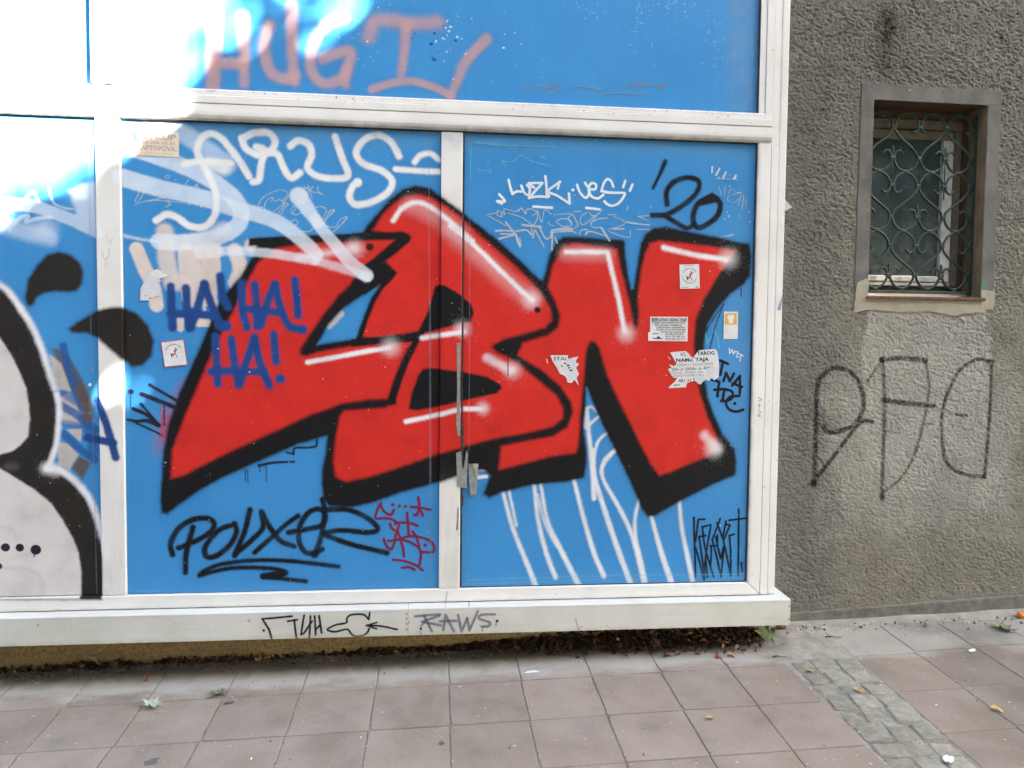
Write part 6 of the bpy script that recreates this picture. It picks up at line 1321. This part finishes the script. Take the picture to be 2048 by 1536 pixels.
# heap of dead leaves under the sill (nobody could count them)
def litter(n, fn, mats, name, label_kind='stuff', smin=.012, smax=.034):
    V_, F_, Mi = [], [], []
    for _ in range(n):
        x, y, z = fn(); s_ = random.uniform(smin,smax); R = Matrix.Rotation(random.uniform(0,6.28),3,'Z') @ Matrix.Rotation(random.gauss(0,.6),3,'X') @ Matrix.Rotation(random.gauss(0,.6),3,'Y'); k = len(V_); c = random.uniform(.1,.5)
        for px,py in ((-.5,-.1),(-.1,-.34),(.35,-.22),(.55,.05),(.2,.32),(-.3,.28)): v = R @ Vector((px*s_,py*s_*random.uniform(.6,1.2),c*s_*(px*px+py*py)*2)); V_.append((x+v.x,y+v.y,z+v.z))
        F_.append((k,k+1,k+2,k+3)); F_.append((k,k+3,k+4,k+5)); m = random.choices(range(len(mats)),[w for _,w in mats])[0]; Mi += [m,m]
    me = mesh_from(name, V_, F_)
    for m,_ in mats: me.materials.append(m)
    me.polygons.foreach_set('material_index', Mi); o = bpy.data.objects.new(name, me); COL.objects.link(o); o['kind'] = 'stuff'; return o
def heap():
    x = random.uniform(.05,1.50) if random.random() < .86 else random.uniform(-2.2,.1); w = max(.18,min(1,(x+.1)/.9)) if x < 1.42 else max(.2,(1.52-x)/.1)
    y = .148-abs(random.gauss(0,.055))*w*1.15; y = max(-.02,y); h = .075*w*max(0,1-(.15-y)/.15)**1.1
    return x, y, gz(x,y)+random.uniform(.0,1)*h+.004
MAT_LEAFDARK = noisy('dark_leaf_mould', (.018,.011,.008), (.06,.033,.022), 30, .9, .15)
litter(2300, heap, [(MAT_LEAFDARK,.5),(MAT_LEAFBROWN,.34),(MAT_LEAFRUST,.13),(MAT_LEAFYEL,.03)], 'leaf_litter')
def leftpile():
    c = random.choice((-1.50,-1.46,-1.62,-.9,-.25,-.3,-1.15,-.05)); x = random.gauss(c,.07); y = .145-abs(random.gauss(0,.022)); return x,y,gz(x,y)+random.uniform(.003,.028)
litter(380, leftpile, [(MAT_LEAFDARK,.45),(MAT_LEAFBROWN,.33),(MAT_LEAFRUST,.17),(MAT_LEAFYEL,.05)], 'leaf_litter', smin=.010, smax=.030)
def strip():
    x = random.uniform(-2.3,1.55); y = random.gauss(.10,.028); return x,y,gz(x,y)+random.uniform(.0,.006)
litter(1500, strip, [(MAT_LEAFDARK,.6),(MAT_TWIG,.3),(MAT_WHITESCRAP,.04),(MAT_LEAFRUST,.06)], 'dirt_crumbs', smin=.003, smax=.010)
def grit():
    x = random.uniform(-2.1,3.1); y = random.uniform(-1.25,.2); return x,y,gz(x,y)+.0025
litter(330, grit, [(MAT_WHITESCRAP,.45),(MAT_LEAFYEL,.15),(MAT_CHEW,.3),(MAT_REDSCRAP,.06)], 'grit', smin=.003, smax=.011)
def wallgrit():
    x = random.uniform(1.6,3.1); y = .20-abs(random.gauss(0,.05)); return x,y,gz(x,y)+.008
litter(160, wallgrit, [(MAT_TWIG,.4),(MAT_LEAFBROWN,.25),(MAT_LEAFYEL,.1),(MAT_WHITESCRAP,.15)], 'grit', smin=.004, smax=.018)
def jointgrit():
    k = random.randint(-4,9); y = random.uniform(-1.2,.1); x = -1.458+PX_*k+random.gauss(0,.002)-.0096*y; return x,y,gz(x,y)+.001
litter(700, jointgrit, [(MAT_MORTAR,.5),(MAT_TWIG,.3),(MAT_WHITESCRAP,.2)], 'joint_grit', smin=.002, smax=.006)

# ------------------------------------------------------------------ the street tree behind the camera whose crown shades the wall
tree = empty('street_tree', (6.7,-6.7,gz(6.7,-1.6)-.01), 'large leafy street tree standing behind the camera that shades the shopfront', 'tree')
MAT_BARK = noisy('bark', (.05,.04,.03), (.12,.10,.08), 8, .95, .2, 30, .8, .02); MAT_CROWN = noisy('crown_leaves', (.035,.06,.018), (.075,.11,.035), 3, .6, .3)
def seg_fn(p, c, soft): 
    return None
LIT = [(-2.0,3.6),(-2.2,1.82),(-1.80,1.88),(-1.70,1.98),(-1.55,2.06),(-1.46,2.06),(-1.33,2.19),(-1.25,2.27),(-1.15,2.31),(-1.06,2.35),(-1.08,2.40),(-1.10,2.44),(-1.03,2.50),(-1.00,2.60),(-.94,2.70),(-.88,2.80),(-.78,3.6)]
SPOTS = [(-.405,2.775,.075,.050,.75,.80),(-.49,2.69,.065,.036,.8,.45),(-.80,2.74,.09,.16,0,.05),(-.555,2.74,.05,.13,-.1,.06),(-.60,2.95,.24,.06,.4,.12),(-.30,2.94,.22,.05,.5,.05),
         (-1.20,1.22,.13,.028,.35,.045),(-1.32,1.20,.05,.09,0,.05),(-.80,1.22,.12,.03,.2,.03),(-1.33,.98,.04,.05,0,.04),(-1.24,.86,.10,.03,.5,.03)]
def in_poly(x,z,P):
    r = np.zeros(x.shape, bool)
    for i in range(len(P)):
        x1,z1 = P[i]; x2,z2 = P[(i+1)%len(P)]
        r ^= ((z1 > z) != (z2 > z)) & (x < (x2-x1)*(z-z1)/((z2-z1) or 1e-9)+x1)
    return r
def open_at(x,z):
    n = sum(in_poly(x+dx,z+dz,LIT).astype(float) for dx,dz in RINGS)/len(RINGS)
    t = np.where(n >= .999, 1.0, n**1.6*.92)
    for cx,cz,ra,rb,a,st_ in SPOTS:
        dx,dz = x-cx,z-cz; u = dx*math.cos(a)+dz*math.sin(a); v = -dx*math.sin(a)+dz*math.cos(a); q = (u/ra)**2+(v/rb)**2
        t = np.maximum(t, st_*np.exp(-np.minimum(q*q*.7,50)))
    return np.where((x < -1.9)&(z > 1.9), 1.0, t)
RINGS = [(r*math.cos(a),r*math.sin(a)) for r,k in ((.0,1),(.03,6),(.065,8)) for a in [2*math.pi*i/k for i in range(k)]]
NL = 80000
tx = rng.uniform(-4.2,4.0,NL); tz = rng.uniform(-3.2,4.6,NL); td = 11.2+rng.normal(0,.8,NL); sz_ = rng.uniform(.045,.085,NL)
cloth = rng.random(NL); op_ = open_at(tx,tz); keep = np.nonzero(~((op_ >= 1)|((op_ > .012)&(cloth > -np.log(np.maximum(op_,1e-4))/10.0))))[0]  # leaves left out so the crown's gaps shape the sun patches
C_ = np.stack([tx[keep],np.zeros(len(keep)),tz[keep]],1)+np.outer(td[keep],np.array(SUN)); S_ = sz_[keep]
kx, kz = tx[keep], tz[keep]; open_near = np.maximum.reduce([open_at(kx+.05,kz),open_at(kx-.05,kz),open_at(kx,kz+.05),open_at(kx,kz-.05)]); S_ = np.where(open_near > .02, .045, S_)
nrm = np.array(SUN)+rng.normal(0,.45,(len(keep),3)); nrm /= np.linalg.norm(nrm,axis=1,keepdims=True); t1 = np.cross(nrm, rng.normal(0,1,(len(keep),3))); t1 /= np.linalg.norm(t1,axis=1,keepdims=True); t2 = np.cross(nrm,t1)
shape = [(-1.1,0),(-.3,-.62),(.5,-.5),(1.2,0),(.5,.5),(-.3,.62)]
VV = np.stack([C_+(t1*a+t2*b_)*S_[:,None] for a,b_ in shape],1).reshape(-1,3); nl = len(keep); FF = (np.arange(nl)[:,None]*6+np.arange(6)[None,:]).astype(np.int32)
me = bpy.data.meshes.new('crown'); me.vertices.add(len(VV)); me.vertices.foreach_set('co', (VV-np.array(tree.location)).astype(np.float32).ravel()); me.loops.add(FF.size); me.loops.foreach_set('vertex_index', FF.ravel()); me.polygons.add(nl); me.polygons.foreach_set('loop_start', np.arange(0,FF.size,6,dtype=np.int32)); me.update(calc_edges=True)
o = bpy.data.objects.new('crown', me); COL.objects.link(o); me.materials.append(MAT_CROWN); o.parent = tree; o['kind'] = 'stuff'
def taper(pts, r0, r1, seg=10):
    bm = bmesh.new(); rings = []; P = [Vector(p) for p in pts]
    for i,p in enumerate(P):
        d = (P[min(i+1,len(P)-1)]-P[max(i-1,0)]).normalized(); a = d.orthogonal().normalized(); b_ = d.cross(a); r = r0+(r1-r0)*i/(len(P)-1)
        rings.append([bm.verts.new(p+r*(math.cos(2*math.pi*k/seg)*a+math.sin(2*math.pi*k/seg)*b_)) for k in range(seg)])
    for a,c in zip(rings,rings[1:]):
        for k in range(seg): bm.faces.new((a[k],a[(k+1)%seg],c[(k+1)%seg],c[k]))
    return bm
def tpart(name, bm): o = bpy.data.objects.new(name, bm_mesh(name,bm,True)); COL.objects.link(o); o.data.materials.append(MAT_BARK); o.parent = tree
tpart('trunk', taper([(0,0,-.1),(.03,0,.8),(-.04,.02,2.2),(.02,-.03,3.6),(.1,0,5.0)], .24, .13))
for a,bq in (((0,0,2.4),(1.6,1.2,5.2)),((0,0,2.9),(-1.2,-1.0,5.4)),((.02,0,3.4),(1.1,-1.4,6.0)),((.05,0,3.8),(-1.0,1.2,6.2))): m_ = [(a[0]+(bq[0]-a[0])*.5, a[1]+(bq[1]-a[1])*.5, a[2]+(bq[2]-a[2])*.42)]; tpart('limb', taper([a,m_[0],bq], .10, .03, 8))

# ------------------------------------------------------------------ unseen houses across the street, added and sized to cut the sky light
MAT_HOUSE = noisy('far_house_plaster', (.20,.18,.15), (.27,.245,.20), 3, .95, .2); MAT_DARKGLASS = M('far_window_glass', (.03,.035,.04), .1, .6)[0]
def far_house(x0, x1, y0, h, label, seed):
    t = empty('sky_blocking_house', ((x0+x1)/2, y0, -.3), label, 'building'); g = random.Random(seed)
    def add(name, bm, mat, parent=None): 
        o = bpy.data.objects.new(name, bm_mesh(name,bm)); COL.objects.link(o); o.data.materials.append(mat); o.parent = parent or t; o.matrix_parent_inverse = Matrix.Translation(-Vector(t.location)); return o
    add('wall', box(x0,x1,y0-8,y0,-1.5,h), MAT_HOUSE); add('roof', box(x0-.3,x1+.3,y0-8.3,y0+.35,h+.002,h+.35), MAT_COAT)
    wm = bm_mesh('window', box(-.55,.55,-.02,.06,-.8,.8,.01)); wm.materials.append(MAT_WHITE2); gm = bm_mesh('pane', box(-.46,.46,.062,.075,-.7,.7)); gm.materials.append(MAT_DARKGLASS)
    n = int((x1-x0)/2.4)
    for fl in range(int(h/3.1)):
        for i in range(n):
            p = Vector((x0+(i+.5)*(x1-x0)/n, y0, 1.6+3.1*fl))
            for nm,mm in (('window',wm),('pane',gm)): o = bpy.data.objects.new(nm, mm); COL.objects.link(o); o.parent = t; o.location = p-Vector(t.location)
MAT_WHITE2 = flat_mat('far_window_frame', (.6,.58,.54))
far_house(-26, 7.0, -10.5, 17.0, 'unseen plastered house added behind the camera to cut the sky light', 1)
far_house(14.5, 34, -10.5, 13.0, 'unseen plastered house added beyond the tree to cut the sky light', 2)

GROUPS = {'leaf':'fallen leaves on the pavement','litter':'small scraps of litter on the pavement','sticker':'paper stickers stuck on the blue panels','notice':'torn paper notices on the red letters','tape':'grey tape on the middle door post','twig':'twigs on the pavement','paper':'paper scraps on the right jamb'}
for o in list(scene.objects):
    if o.parent is None and o.get('category') in GROUPS: o['group'] = GROUPS[o['category']]
    elif o.parent is None and o.name.startswith('sky_blocking_house'): o['group'] = 'unseen houses added across the street to cut the sky light'
